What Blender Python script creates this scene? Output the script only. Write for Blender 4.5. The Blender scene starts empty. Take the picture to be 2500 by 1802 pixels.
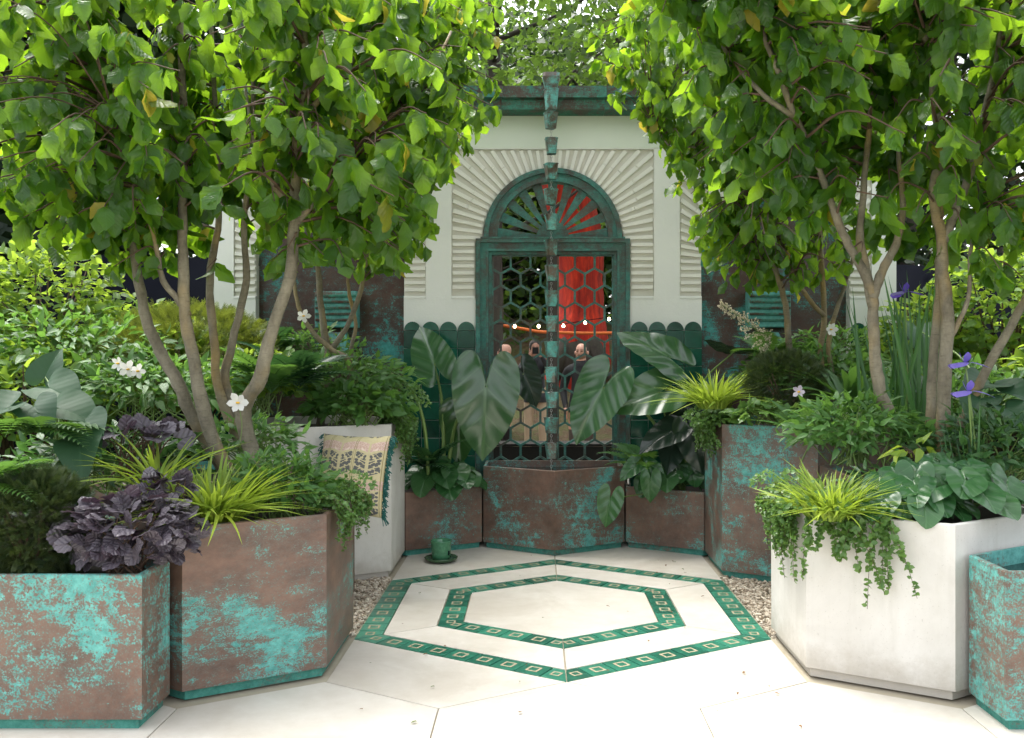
import bpy, bmesh, math, random
import numpy as np
from mathutils import Vector, Matrix
R = math.radians
rng = random.Random(7)
nrg = np.random.default_rng(11)
scene = bpy.context.scene
col = scene.collection

# ------------------------------------------------------------------ camera, sky, sun, exposure
CAM = Vector((-.145, 0, 1.5))
cam_d = bpy.data.cameras.new('camera'); cam = bpy.data.objects.new('camera', cam_d); col.objects.link(cam)
cam.location = CAM; cam.rotation_euler = (R(90), 0, 0)
cam_d.sensor_width = 36; cam_d.lens = 32.31; cam_d.shift_x = -.0228; cam_d.shift_y = -.0124
cam_d.clip_start = .05; cam_d.clip_end = 400
scene.camera = cam
SUN_EL, SUN_AZ = 64, 318          # degrees; azimuth of the sun measured from +Y, clockwise seen from above
world = bpy.data.worlds.new('World'); scene.world = world; world.use_nodes = True
wn = world.node_tree.nodes; wl = world.node_tree.links
sky = wn.new('ShaderNodeTexSky'); sky.sky_type = 'NISHITA'; sky.sun_disc = False
sky.sun_elevation = R(SUN_EL); sky.sun_rotation = R(SUN_AZ); sky.dust_density = 4.0; sky.air_density = 1.0
hs = wn.new('ShaderNodeHueSaturation'); hs.inputs['Saturation'].default_value = .22
wl.new(sky.outputs[0], hs.inputs['Color']); wl.new(hs.outputs[0], wn['Background'].inputs[0])
wn['Background'].inputs[1].default_value = .15
sd = bpy.data.lights.new('sun', 'SUN'); sun = bpy.data.objects.new('sun', sd); col.objects.link(sun)
sd.energy = 1.3; sd.angle = R(46); sd.color = (1, .95, .86)
sv = Vector((math.sin(R(SUN_AZ)) * math.cos(R(SUN_EL)), math.cos(R(SUN_AZ)) * math.cos(R(SUN_EL)), math.sin(R(SUN_EL))))
sun.rotation_euler = sv.to_track_quat('Z', 'Y').to_euler(); sun.location = (0, 0, 12)
vs = scene.view_settings
vs.view_transform = 'Standard'; vs.look = 'None'; vs.gamma = 1; vs.use_curve_mapping = False; vs.exposure = 2.15
scene.render.engine = 'CYCLES'
cy = scene.cycles
cy.use_denoising = True; cy.max_bounces = 8; cy.diffuse_bounces = 4; cy.glossy_bounces = 3; cy.transmission_bounces = 5
cy.transparent_max_bounces = 4; cy.sample_clamp_indirect = 6; cy.caustics_reflective = False; cy.caustics_refractive = False

# ------------------------------------------------------------------ helpers
def W(xd, yd, Y):                  # a place measured in the photograph, at depth Y metres, as a world point
    return Vector(((xd * 1.10229 - 1307) / 2244 * Y - .145, Y, 1.5 + (870 - yd * 1.10229) / 2244 * Y))
def tag(o, label=None, cat=None, group=None, kind=None):
    if label: o['label'] = label
    if cat: o['category'] = cat
    if group: o['group'] = group
    if kind: o['kind'] = kind
    return o
def empty(name, loc=(0, 0, 0), label=None, cat=None, group=None, kind=None, rz=0):
    o = bpy.data.objects.new(name, None); col.objects.link(o); o.location = loc; o.rotation_euler = (0, 0, rz)
    o.empty_display_size = .1
    return tag(o, label, cat, group, kind)
def link(name, me, parent=None, mw=None):
    o = bpy.data.objects.new(name, me); col.objects.link(o)
    if parent is not None:
        o.parent = parent
    if mw is not None: o.matrix_basis = mw
    return o
class MB:
    def __init__(s): s.v = []; s.f = []; s.m = []; s.mi = 0
    def poly(s, pts):
        n = len(s.v); s.v += [tuple(p) for p in pts]; s.f.append(tuple(range(n, n + len(pts)))); s.m.append(s.mi)
    def add(s, vs_, fs):
        n = len(s.v); s.v += [tuple(p) for p in vs_]; s.f += [tuple(i + n for i in f) for f in fs]; s.m += [s.mi] * len(fs)
    def box(s, a, b, bev=0):
        x0, y0, z0 = a; x1, y1, z1 = b
        if bev <= 0:
            s.add([(x0,y0,z0),(x1,y0,z0),(x1,y1,z0),(x0,y1,z0),(x0,y0,z1),(x1,y0,z1),(x1,y1,z1),(x0,y1,z1)],
                  [(0,3,2,1),(4,5,6,7),(0,1,5,4),(1,2,6,5),(2,3,7,6),(3,0,4,7)])
        else:                       # chamfered towards -Y (the side that is seen)
            c = bev
            s.add([(x0,y0+c,z0),(x1,y0+c,z0),(x1,y1,z0),(x0,y1,z0),(x0,y0+c,z1),(x1,y0+c,z1),(x1,y1,z1),(x0,y1,z1),
                   (x0+c,y0,z0+c),(x1-c,y0,z0+c),(x1-c,y0,z1-c),(x0+c,y0,z1-c)],
                  [(0,3,2,1),(4,5,6,7),(1,2,6,5),(2,3,7,6),(3,0,4,7),(8,9,10,11),(0,1,9,8),(1,5,10,9),(5,4,11,10),(4,0,8,11)])
    def prism(s, pts, z0, z1, bev=0):          # pts counter-clockwise in XY
        n = len(pts); base = len(s.v)
        c = Vector((sum(p[0] for p in pts) / n, sum(p[1] for p in pts) / n))
        s.add([(p[0], p[1], z0) for p in pts] + [(p[0], p[1], z1 - bev) for p in pts],
              [(i, (i + 1) % n, n + (i + 1) % n, n + i) for i in range(n)])
        if bev:
            q = []
            for p in pts:
                d = (c - Vector(p[:2])); d = d.normalized() * bev; q.append((p[0] + d.x, p[1] + d.y, z1))
            b2 = len(s.v); s.v += q
            for i in range(n):
                s.f.append((base + n + i, base + n + (i + 1) % n, b2 + (i + 1) % n, b2 + i)); s.m.append(s.mi)
            s.f.append(tuple(range(b2, b2 + n))); s.m.append(s.mi)
        else:
            s.f.append(tuple(range(base + n, base + 2 * n))); s.m.append(s.mi)
        s.f.append(tuple(range(base + n - 1, base - 1, -1))); s.m.append(s.mi)
    def tube(s, pts, rad, seg=8, cap=True):
        pts = [Vector(p) for p in pts]; n = len(pts)
        if not hasattr(rad, '__len__'): rad = [rad] * n
        up = Vector((0, 0, 1)); prev = None; base = len(s.v)
        for i, p in enumerate(pts):
            t = (pts[min(i + 1, n - 1)] - pts[max(i - 1, 0)]).normalized()
            if prev is None:
                a = t.cross(up if abs(t.z) < .9 else Vector((1, 0, 0))).normalized()
            else:
                a = (prev - t * prev.dot(t)); a = a.normalized() if a.length > 1e-6 else t.orthogonal().normalized()
            prev = a; b = t.cross(a)
            for k in range(seg):
                an = 2 * math.pi * k / seg
                q = p + (a * math.cos(an) + b * math.sin(an)) * rad[i]; s.v.append(tuple(q))
        for i in range(n - 1):
            for k in range(seg):
                s.f.append((base + i*seg + k, base + i*seg + (k+1) % seg, base + (i+1)*seg + (k+1) % seg, base + (i+1)*seg + k)); s.m.append(s.mi)
        if cap:
            s.f.append(tuple(base + seg - 1 - k for k in range(seg))); s.f.append(tuple(base + (n-1)*seg + k for k in range(seg))); s.m += [s.mi] * 2
    def lathe(s, prof, seg=24, c=(0, 0, 0)):
        base = len(s.v)
        for r, z in prof:
            for k in range(seg):
                a = 2 * math.pi * k / seg; s.v.append((c[0] + r * math.cos(a), c[1] + r * math.sin(a), c[2] + z))
        for i in range(len(prof) - 1):
            for k in range(seg):
                s.f.append((base + i*seg + k, base + i*seg + (k+1) % seg, base + (i+1)*seg + (k+1) % seg, base + (i+1)*seg + k)); s.m.append(s.mi)
    def mesh(s, name, mats, smooth=False):
        me = bpy.data.meshes.new(name); me.from_pydata(s.v, [], s.f)
        for m in (mats if isinstance(mats, (list, tuple)) else [mats]): me.materials.append(m)
        if max(s.m, default=0) > 0: me.polygons.foreach_set('material_index', s.m)
        if smooth: me.polygons.foreach_set('use_smooth', [True] * len(s.f))
        me.update(); return me
    def build(s, name, mats, parent=None, smooth=False):
        return link(name, s.mesh(name, mats, smooth), parent)
def catmull(pts, k=4):
    pts = [Vector(p) for p in pts]
    if len(pts) < 3: return pts
    out = []
    P = [pts[0] * 2 - pts[1]] + pts + [pts[-1] * 2 - pts[-2]]
    for i in range(1, len(P) - 2):
        for j in range(k):
            t = j / k; a, b, c, d = P[i-1], P[i], P[i+1], P[i+2]
            out.append(.5 * ((2*b) + (c - a)*t + (2*a - 5*b + 4*c - d)*t*t + (3*b - a - 3*c + d)*t**3))
    out.append(pts[-1]); return out

# ------------------------------------------------------------------ materials
class NT:
    def __init__(s, name):
        s.m = bpy.data.materials.new(name); s.m.use_nodes = True; s.t = s.m.node_tree; s.n = s.t.nodes; s.l = s.t.links
        s.b = s.n['Principled BSDF']; s.out = s.n['Material Output']
    def new(s, ty, **kw):
        n = s.n.new(ty)
        for k, v in kw.items():
            if hasattr(n, k): setattr(n, k, v)
            else: s.put(n, k.replace('_', ' '), v)
        return n
    def put(s, n, k, v):
        sock = n.inputs[k] if not isinstance(k, int) else n.inputs[k]
        if hasattr(v, 'is_output') or hasattr(v, 'node'): s.l.new(v, sock)
        else: sock.default_value = v
    def math(s, op, a, b=None, c=None, clamp=False):
        n = s.n.new('ShaderNodeMath'); n.operation = op; n.use_clamp = clamp
        for i, v in enumerate((a, b, c)):
            if v is not None: s.put(n, i, v)
        return n.outputs[0]
    def mix(s, f, a, b, mode='MIX'):
        n = s.n.new('ShaderNodeMix'); n.data_type = 'RGBA'; n.blend_type = mode
        s.put(n, 0, f)
        for i, v in ((6, a), (7, b)):
            s.put(n, i, v if hasattr(v, 'node') else (*v, 1) if len(v) == 3 else v)
        return n.outputs[2]
    def noise(s, vec, scale, detail=3, rough=.55, dist=0):
        n = s.n.new('ShaderNodeTexNoise'); n.inputs['Scale'].default_value = scale; n.inputs['Detail'].default_value = detail
        n.inputs['Roughness'].default_value = rough; n.inputs['Distortion'].default_value = dist
        if vec is not None: s.l.new(vec, n.inputs['Vector'])
        return n.outputs[0]
    def ramp(s, f, a, b, smooth=False):
        n = s.n.new('ShaderNodeMapRange'); n.clamp = True
        if smooth: n.interpolation_type = 'SMOOTHSTEP'
        s.put(n, 0, f); n.inputs[1].default_value = a; n.inputs[2].default_value = b
        return n.outputs[0]
    def obj(s, rand=0, scale=(1, 1, 1)):
        tc = s.n.new('ShaderNodeTexCoord'); mp = s.n.new('ShaderNodeMapping'); s.l.new(tc.outputs['Object'], mp.inputs[0])
        mp.inputs['Scale'].default_value = scale
        if rand:
            oi = s.n.new('ShaderNodeObjectInfo'); mu = s.math('MULTIPLY', oi.outputs['Random'], rand)
            cx = s.n.new('ShaderNodeCombineXYZ')
            for i in range(3): s.l.new(mu, cx.inputs[i])
            s.l.new(cx.outputs[0], mp.inputs['Location'])
        return mp.outputs[0]
    def bump(s, h, strength=.3, dist=.01):
        n = s.n.new('ShaderNodeBump'); n.inputs['Strength'].default_value = strength; n.inputs['Distance'].default_value = dist
        s.l.new(h, n.inputs['Height']); s.l.new(n.outputs[0], s.b.inputs['Normal']); return n.outputs[0]
    def base(s, c): s.put(s.b, 'Base Color', c if hasattr(c, 'node') else (*c, 1))

def plain(name, c, rough=.6, var=.12, scale=6, metal=0, bump=0, spec=.5, rand=7):
    t = NT(name); v = t.obj(rand)
    n = t.noise(v, scale, 5, .6)
    t.base(t.mix(n, tuple(x * (1 - var) for x in c), tuple(min(1, x * (1 + var)) for x in c)))
    t.put(t.b, 'Roughness', rough); t.put(t.b, 'Metallic', metal); t.put(t.b, 'Specular IOR Level', spec)
    if bump: t.bump(t.noise(v, scale * 12, 4, .7), bump, .004)
    return t.m
def copper(name, lo=.04, hi=.22, brown=(.135, .084, .064), teal=(.075, .38, .34), scl=1.0, streak=1.0, rough=.55, metal=.15):
    t = NT(name); v = t.obj(30, (1, 1, streak))
    n1 = t.noise(v, 2.1 * scl, 2, .5, .5); n2 = t.noise(v, 10 * scl, 10, .78, .35); n3 = t.noise(v, 140 * scl, 2, .6); n4 = t.noise(v, 34 * scl, 4, .75); n5 = t.noise(t.obj(30, (1, 1, 7)), 4.5 * scl, 6, .7, .3)
    c = lambda n, k: t.math('MULTIPLY', t.math('SUBTRACT', n, .5), k)
    s_ = t.math('ADD', t.math('ADD', t.math('ADD', c(n1, 1.1), c(n2, .95)), t.math('ADD', c(n3, .68), c(n4, .55))), c(n5, .5))
    mask = t.ramp(s_, lo, hi, True); haze = t.ramp(s_, lo - .30, hi + .02, True)
    br = t.mix(t.ramp(t.noise(v, 3.5, 8, .75), .32, .68), tuple(x * .55 for x in brown), (brown[0] * 1.45, brown[1] * 1.35, brown[2] * 1.25))
    br = t.mix(t.math('MULTIPLY', haze, .42), br, (teal[0] + .05, teal[1] * .40, teal[2] * .40))
    tl = t.mix(t.ramp(t.noise(v, 22, 6, .75), .3, .7), tuple(x * .5 for x in teal), (min(1, teal[0] * 1.5 + .03), min(1, teal[1] * 1.15), min(1, teal[2] * 1.15)))
    t.base(t.mix(mask, br, tl))
    t.put(t.b, 'Roughness', t.math('ADD', t.math('MULTIPLY', mask, .3), t.math('ADD', t.math('MULTIPLY', n2, .25), rough - .17))); t.put(t.b, 'Metallic', t.math('MULTIPLY', t.math('SUBTRACT', 1.0, mask), metal))
    t.bump(t.math('ADD', t.math('MULTIPLY', mask, .6), n4), .3, .002)
    return t.m
M = {}
M['copper'] = copper('copper_patina')
M['copper_patched'] = copper('copper_patched', .05, .24, scl=.9)
M['copper_streaked'] = copper('copper_streaked', .05, .24, streak=1.6)
M['copper_teal'] = copper('copper_teal', -.25, .02)
M['copper_dark'] = copper('copper_wall', .08, .22, brown=(.06, .03, .022), teal=(.03, .30, .27), scl=1.2)
M['gate'] = copper('gate_metal', -.30, .30, brown=(.05, .032, .022), teal=(.03, .23, .19), scl=2.5, rough=.5, metal=.2)
M['reflected_chain'] = copper('reflected_chain_metal', .10, .35, brown=(.035, .026, .02), teal=(.015, .12, .10), scl=2.5, rough=.5, metal=.2)  # darker metal for the stile that stands in for the chain's reflection
M['gutter'] = copper('gutter_metal', -.15, .12, brown=(.055, .03, .02), teal=(.015, .20, .14), scl=2.4, rough=.42, metal=.3)
M['plinth'] = copper('plinth_metal', -.35, .0, teal=(.03, .26, .21))
M['plaster'] = plain('plaster', (.73, .74, .685), .85, .08, 2.2, bump=.5)
M['plaster_band'] = plain('plaster_band', (.64, .69, .58), .85, .04, 2, bump=.2)
M['brick'] = plain('pale_brick', (.74, .73, .655), .8, .09, 8, bump=.3)
M['backing'] = plain('brick_backing', (.62, .605, .53), .9, .08, 6, bump=.3)
t = NT('limestone'); v = t.obj(9)
n = t.math('ADD', t.math('MULTIPLY', t.noise(v, 1.6, 5, .6, .6), .6), t.math('MULTIPLY', t.noise(v, 7, 7, .7), .4))
cst = t.mix(t.ramp(n, .35, .68), (.50, .455, .385), (.67, .64, .58))
cst = t.mix(t.math('MULTIPLY', t.ramp(t.noise(v, 60, 3, .7), .62, .8), .35), cst, (.45, .39, .32))
oi = t.new('ShaderNodeObjectInfo'); cst = t.mix(t.math('MULTIPLY', oi.outputs['Random'], .22), cst, (.50, .455, .39))
cst = t.mix(t.math('MULTIPLY', t.ramp(t.noise(v, .9, 6, .7, 1.0), .54, .66, True), .30), cst, (.40, .35, .28))
t.base(cst); t.put(t.b, 'Roughness', .55); t.bump(t.noise(v, 40, 5, .7), .12, .003); M['stone'] = t.m
M['mortar'] = plain('mortar', (.42, .37, .28), .9, .15, 20)
t = NT('cast_stone'); v = t.obj(9)
n = t.noise(v, 2.2, 6, .62, .5)
k = t.mix(t.ramp(n, .3, .7), (.49, .47, .43), (.64, .625, .59))
k = t.mix(t.math('MULTIPLY', t.ramp(t.noise(t.obj(9, (5, 5, .5)), 2.5, 5, .7), .5, .75), .35), k, (.42, .40, .35))
k = t.mix(t.math('MULTIPLY', t.ramp(t.noise(v, 120, 2, .6), .66, .72), .4), k, (.28, .26, .23))
tc_ = t.new('ShaderNodeTexCoord'); sz_ = t.new('ShaderNodeSeparateXYZ'); t.l.new(tc_.outputs['Object'], sz_.inputs[0])
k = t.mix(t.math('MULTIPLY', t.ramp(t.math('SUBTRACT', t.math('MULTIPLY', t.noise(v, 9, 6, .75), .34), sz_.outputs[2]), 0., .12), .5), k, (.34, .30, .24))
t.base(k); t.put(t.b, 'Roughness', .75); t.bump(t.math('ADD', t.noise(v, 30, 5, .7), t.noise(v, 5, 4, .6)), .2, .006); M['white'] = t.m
def glazed(name, a, b, rough=.12, scale=9):
    t = NT(name); v = t.obj(40); oi = t.new('ShaderNodeObjectInfo')
    f = t.math('ADD', t.math('MULTIPLY', t.noise(v, scale, 4, .6, 1.2), .9), t.math('MULTIPLY', oi.outputs['Random'], .5))
    t.base(t.mix(t.ramp(f, .4, 1.0), a, b)); t.put(t.b, 'Roughness', rough); t.bump(t.noise(v, 14, 3, .5), .12, .004); return t.m
M['wall_tile'] = glazed('green_wall_tile', (.006, .045, .028), (.014, .105, .065), .13)
M['floor_tile'] = glazed('green_floor_tile', (.012, .095, .06), (.04, .235, .15), .3)
M['inlay'] = plain('tile_inlay', (.40, .33, .22), .6, .15, 30)
M['soil'] = plain('soil', (.022, .016, .011), .95, .4, 30, bump=.8)
M['bark'] = None
def bark(name, a, b, c, rough=.85, zs=.55, zb=4.5):
    t = NT(name); v = t.obj(5, (1, 1, zs))
    f = t.ramp(t.noise(v, 9, 6, .7), .35, .7)
    k = t.mix(f, a, b); k = t.mix(t.ramp(t.noise(v, 3.2, 3, .6), .5, .72), k, c)
    vv = t.obj(5, (1, 1, zb)); k = t.mix(t.math('MULTIPLY', t.ramp(t.noise(vv, 22, 3, .6), .55, .72), .4), k, tuple(x * .5 for x in a))
    t.base(k); t.put(t.b, 'Roughness', rough); t.bump(t.math('ADD', t.noise(vv, 30, 4, .7), t.noise(v, 14, 5, .7)), .7, .01); return t.m
M['bark'] = bark('grey_bark', (.10, .086, .058), (.25, .225, .16), (.29, .20, .07))
M['bark_far'] = bark('far_bark', (.035, .027, .021), (.08, .066, .055), (.06, .055, .035))
M['bark_red_lit'] = bark('red_lit_bark', (.20, .006, .003), (.82, .045, .006), (.40, .010, .003), .8, .12, .12)  # red light falling on the trunk is put into this bark colour
M['twig'] = plain('twig', (.085, .05, .03), .8, .3, 20)
M['water'] = None
t = NT('water'); t.base((.006, .012, .012)); t.put(t.b, 'Roughness', .04); t.bump(t.noise(t.obj(), 14, 3, .5), .12, .01); M['water'] = t.m
M['chain'] = plain('steel_chain', (.42, .42, .40), .3, .2, 30, metal=.9)
M['black'] = plain('black_fabric', (.005, .006, .010), .9, .3, 4, spec=.08)
M['ledge'] = plain('dark_ledge', (.008, .0075, .007), .6, .3, 8, spec=.25)

def leaf_mat(name, c1, c2, tr, rough=.38, trans=.42, vein=.35, nv=9, bump=.35, veincol=None, spec=.5, yellow=None, yprob=.06, back=None, coat=0.):
    """green blade with a midrib and side veins, lighter variants picked at random per leaf, light passing through"""
    t = NT(name)
    at = t.new('ShaderNodeAttribute', attribute_name='rnd'); oi = t.new('ShaderNodeObjectInfo')
    r = t.math('FRACT', t.math('ADD', at.outputs['Fac'], oi.outputs['Random']))
    base = t.mix(r, c1, c2)
    tc = t.mix(r, tuple(x * .8 for x in tr), tuple(x * 1.15 for x in tr))
    if yellow:
        yf = t.ramp(t.math('FRACT', t.math('MULTIPLY', r, 7.3)), 1 - yprob, 1 - yprob + .01)
        base = t.mix(yf, base, yellow); tc = t.mix(yf, tc, tuple(min(1, x * 2.2) for x in yellow))
    uv = t.new('ShaderNodeUVMap'); sp = t.new('ShaderNodeSeparateXYZ'); t.l.new(uv.outputs[0], sp.inputs[0])
    u = t.math('ABSOLUTE', t.math('SUBTRACT', sp.outputs[0], .5)); vv = sp.outputs[1]
    if vein:
        mid = t.ramp(u, .028, .008)
        sd_ = t.math('SINE', t.math('MULTIPLY', t.math('SUBTRACT', vv, t.math('MULTIPLY', u, .75)), nv * 6.283))
        side = t.ramp(sd_, .93, .995)
        vf = t.math('MAXIMUM', mid, t.math('MULTIPLY', side, .6))
        vc = veincol or tuple(min(1, x * 1.9 + .02) for x in c2)
        base = t.mix(t.math('MULTIPLY', vf, vein), base, vc)
        hgt = t.math('SUBTRACT', t.math('MULTIPLY', sd_, -.5), t.math('MULTIPLY', mid, 1.2))
    nz = t.noise(t.obj(3), 18, 3, .6)
    base = t.mix(t.math('MULTIPLY', nz, .35), base, tuple(x * .55 for x in c1))
    if back:
        g = t.new('ShaderNodeNewGeometry'); base = t.mix(g.outputs['Backfacing'], base, back)
    t.base(base); t.put(t.b, 'Roughness', rough); t.put(t.b, 'Specular IOR Level', spec)
    if coat: t.put(t.b, 'Coat Weight', coat); t.put(t.b, 'Coat Roughness', .16)
    if vein and bump: nrm = t.bump(hgt, bump, .004)
    tb = t.new('ShaderNodeBsdfTranslucent'); t.put(tb, 'Color', tc)
    ms = t.new('ShaderNodeMixShader'); t.put(ms, 0, trans); t.l.new(t.b.outputs[0], ms.inputs[1]); t.l.new(tb.outputs[0], ms.inputs[2])
    t.l.new(ms.outputs[0], t.out.inputs[0])
    return t.m
M['parrotia'] = leaf_mat('tree_leaf', (.018, .068, .013), (.07, .175, .022), (.34, .58, .024), .26, .5, .25, 7, .45, yellow=(.33, .27, .03), yprob=.02)
M['hornbeam'] = leaf_mat('hedge_leaf', (.05, .13, .022), (.12, .23, .035), (.42, .60, .06), .45, .48, .25, 8, .3)
M['fresh'] = leaf_mat('perennial_leaf', (.045, .13, .03), (.09, .21, .045), (.2, .4, .06), .45, .35, .25, 6, .3)
M['deep'] = leaf_mat('deep_leaf', (.022, .075, .025), (.05, .13, .035), (.12, .28, .05), .33, .3, .3, 6, .4)
M['alocasia'] = leaf_mat('alocasia_leaf', (.02, .078, .022), (.036, .105, .03), (.09, .22, .03), .3, .15, .45, 4, .15, veincol=(.12, .22, .09), coat=.6)
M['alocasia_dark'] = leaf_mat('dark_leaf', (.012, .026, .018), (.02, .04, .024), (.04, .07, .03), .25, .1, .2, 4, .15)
M['asarum'] = leaf_mat('ginger_leaf', (.022, .085, .025), (.045, .125, .04), (.1, .24, .05), .25, .2, .4, 4, .35, veincol=(.12, .24, .1))
M['hosta'] = leaf_mat('hosta_leaf', (.022, .068, .032), (.04, .10, .045), (.10, .22, .06), .55, .25, .14, 10, .12, spec=.3)
M['heuchera'] = leaf_mat('purple_leaf', (.065, .055, .07), (.15, .135, .16), (.10, .05, .08), .42, .18, .4, 5, .6, veincol=(.03, .015, .03))
M['grass'] = leaf_mat('golden_grass', (.13, .24, .02), (.33, .42, .06), (.42, .56, .05), .5, .42, 0, 5, 0)
M['iris_blade'] = leaf_mat('iris_blade', (.025, .10, .03), (.06, .17, .04), (.13, .3, .05), .4, .25, 0, 5, 0)
M['fern'] = leaf_mat('fern_leaf', (.035, .115, .028), (.075, .185, .045), (.18, .36, .05), .45, .35, 0, 5, 0)
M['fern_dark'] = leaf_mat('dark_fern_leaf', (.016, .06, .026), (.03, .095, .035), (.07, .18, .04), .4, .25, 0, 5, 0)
M['yew'] = leaf_mat('yew_needle', (.016, .040, .014), (.075, .105, .022), (.09, .15, .02), .5, .2, 0, 5, 0)
M['yew_gold'] = leaf_mat('gold_yew_needle', (.07, .12, .018), (.22, .26, .03), (.28, .34, .04), .5, .3, 0, 5, 0)
M['wire'] = leaf_mat('wirevine_leaf', (.06, .15, .035), (.14, .26, .07), (.24, .40, .07), .35, .35, 0, 5, 0)
M['far_leaf'] = leaf_mat('far_leaf', (.022, .062, .016), (.06, .12, .03), (.17, .30, .04), .5, .4, 0, 5, 0)
M['far_dark'] = leaf_mat('far_dark_leaf', (.012, .028, .014), (.025, .048, .022), (.04, .08, .02), .55, .25, 0, 5, 0)
M['petiole'] = plain('petiole', (.13, .21, .05), .4, .2, 12)
M['petal_white'] = leaf_mat('white_petal', (.72, .72, .70), (.80, .80, .77), (.7, .7, .66), .5, .3, 0, 5, 0)
M['petal_blue'] = leaf_mat('blue_petal', (.14, .10, .48), (.26, .20, .66), (.3, .22, .7), .5, .35, 0, 5, 0)
M['petal_dark'] = leaf_mat('violet_petal', (.05, .03, .28), (.10, .05, .40), (.15, .08, .5), .5, .35, 0, 5, 0)
M['petal_mauve'] = leaf_mat('mauve_petal', (.62, .55, .68), (.75, .70, .78), (.6, .5, .65), .5, .3, 0, 5, 0)
M['stamen'] = plain('stamen', (.70, .42, .03), .7, .2, 40)

# ------------------------------------------------------------------ leaf shapes: (verts, quads, uv) with the base at 0, tip +Y, face +Z
def blade(L=1., Wd=.6, prof=None, nt=6, nc=1, fold=.25, droop=.35, wave=.05, serr=0., seed=0, twist=0., pet=0.):
    r = random.Random(seed); V, U, F = [], [], []
    prof = prof or (lambda t: math.sin(math.pi * min(1, t) ** .8) ** .8)
    ph = r.uniform(0, 6.28)
    for i in range(nt + 1):
        t = i / nt; w = Wd / 2 * max(.015, prof(t)) * (1 + (serr * (1 if i % 2 else -1) * min(1, .25 + 1.4 * t)))
        for j in range(-nc, nc + 1):
            s = j / nc; x = s * w
            z = fold * abs(x) - droop * t * t * L + wave * math.sin(t * 9 + ph + (1.5 if s > 0 else 0)) * s * s * .6
            a = twist * t; V.append((x * math.cos(a) - z * math.sin(a) * .5, pet + t * L, z + x * math.sin(a))); U.append((.5 + .5 * s * w / (Wd / 2), t))
    k = 2 * nc + 1
    for i in range(nt):
        for j in range(2 * nc): F.append((i*k + j, i*k + j + 1, (i+1)*k + j + 1, (i+1)*k + j))
    return np.array(V), np.array(F), np.array(U)
def heart(half, nr=5, sub=2, cup=.12, droop=.25, wave=.03, seed=0, fold=.15, rump=0.):
    r = random.Random(seed); ph = r.uniform(0, 6.28)
    pts = [(p.x, p.y) for p in catmull([(x, y, 0) for x, y in half], sub)]
    out = pts + [(-x, y) for x, y in reversed(pts[1:-1])]
    n = len(out); V, U, F = [], [], []
    for i in range(nr + 1):
        s = max(.02, i / nr)
        for k, (x, y) in enumerate(out):
            X, Y_ = x * s, y * s
            z = fold * abs(X) * .6 + cup * (X * X) - droop * max(0, Y_) ** 2 - droop * .6 * max(0, -Y_) ** 2 + wave * s * s * math.sin(k / n * 6.28 * 5 + ph)
            V.append((X, Y_, z)); U.append((.5 + X * .9, .3 + Y_ * .7))
    for i in range(nr):
        for k in range(n): F.append((i*n + k, i*n + (k+1) % n, (i+1)*n + (k+1) % n, (i+1)*n + k))
    V = np.array(V); F = np.array(F)
    if rump:
        ax_ = np.abs(V[:, 0]); V[:, 2] += rump * (np.sin((V[:, 1] * .9 - ax_ * .8) * 19 + ph) * np.clip(ax_ * 4, 0, 1) + .7 * np.sin(V[:, 0] * 11 + V[:, 1] * 7 + ph * 2)) - .007 * np.exp(-(ax_ / .03) ** 2)
    if np.cross(V[F[:, 1]] - V[F[:, 0]], V[F[:, 2]] - V[F[:, 0]])[:, 2].sum() < 0: F = F[:, ::-1].copy()
    return V, F, np.array(U)
H_ALO = [(0, 1), (.06, .92), (.20, .76), (.35, .50), (.43, .22), (.46, -.05), (.42, -.30), (.31, -.46), (.18, -.47), (.07, -.32), (.02, -.12), (0, -.04)]
H_ASA = [(0, .60), (.2, .52), (.42, .25), (.5, -.02), (.45, -.28), (.28, -.4), (.12, -.3), (0, -.06)]
H_HOS = [(0, .9), (.09, .76), (.30, .46), (.43, .15), (.41, -.1), (.28, -.27), (.12, -.24), (0, -.03)]
H_IVY = [(0, .8), (.12, .5), (.4, .42), (.33, .15), (.45, -.1), (.25, -.28), (.1, -.2), (0, -.04)]
H_HEU = [(0, .62), (.12, .53), (.2, .53), (.29, .39), (.40, .33), (.43, .13), (.5, .0), (.43, -.16), (.39, -.32), (.24, -.36), (.12, -.28), (0, -.05)]
def ellip(t): return math.sqrt(max(0, 1 - (2*t - 1) ** 2)) * (1 - .1 * t)
def parro(t): return (math.sin(math.pi * min(1, t * .97 + .02) ** 1.25) ** .7)
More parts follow.
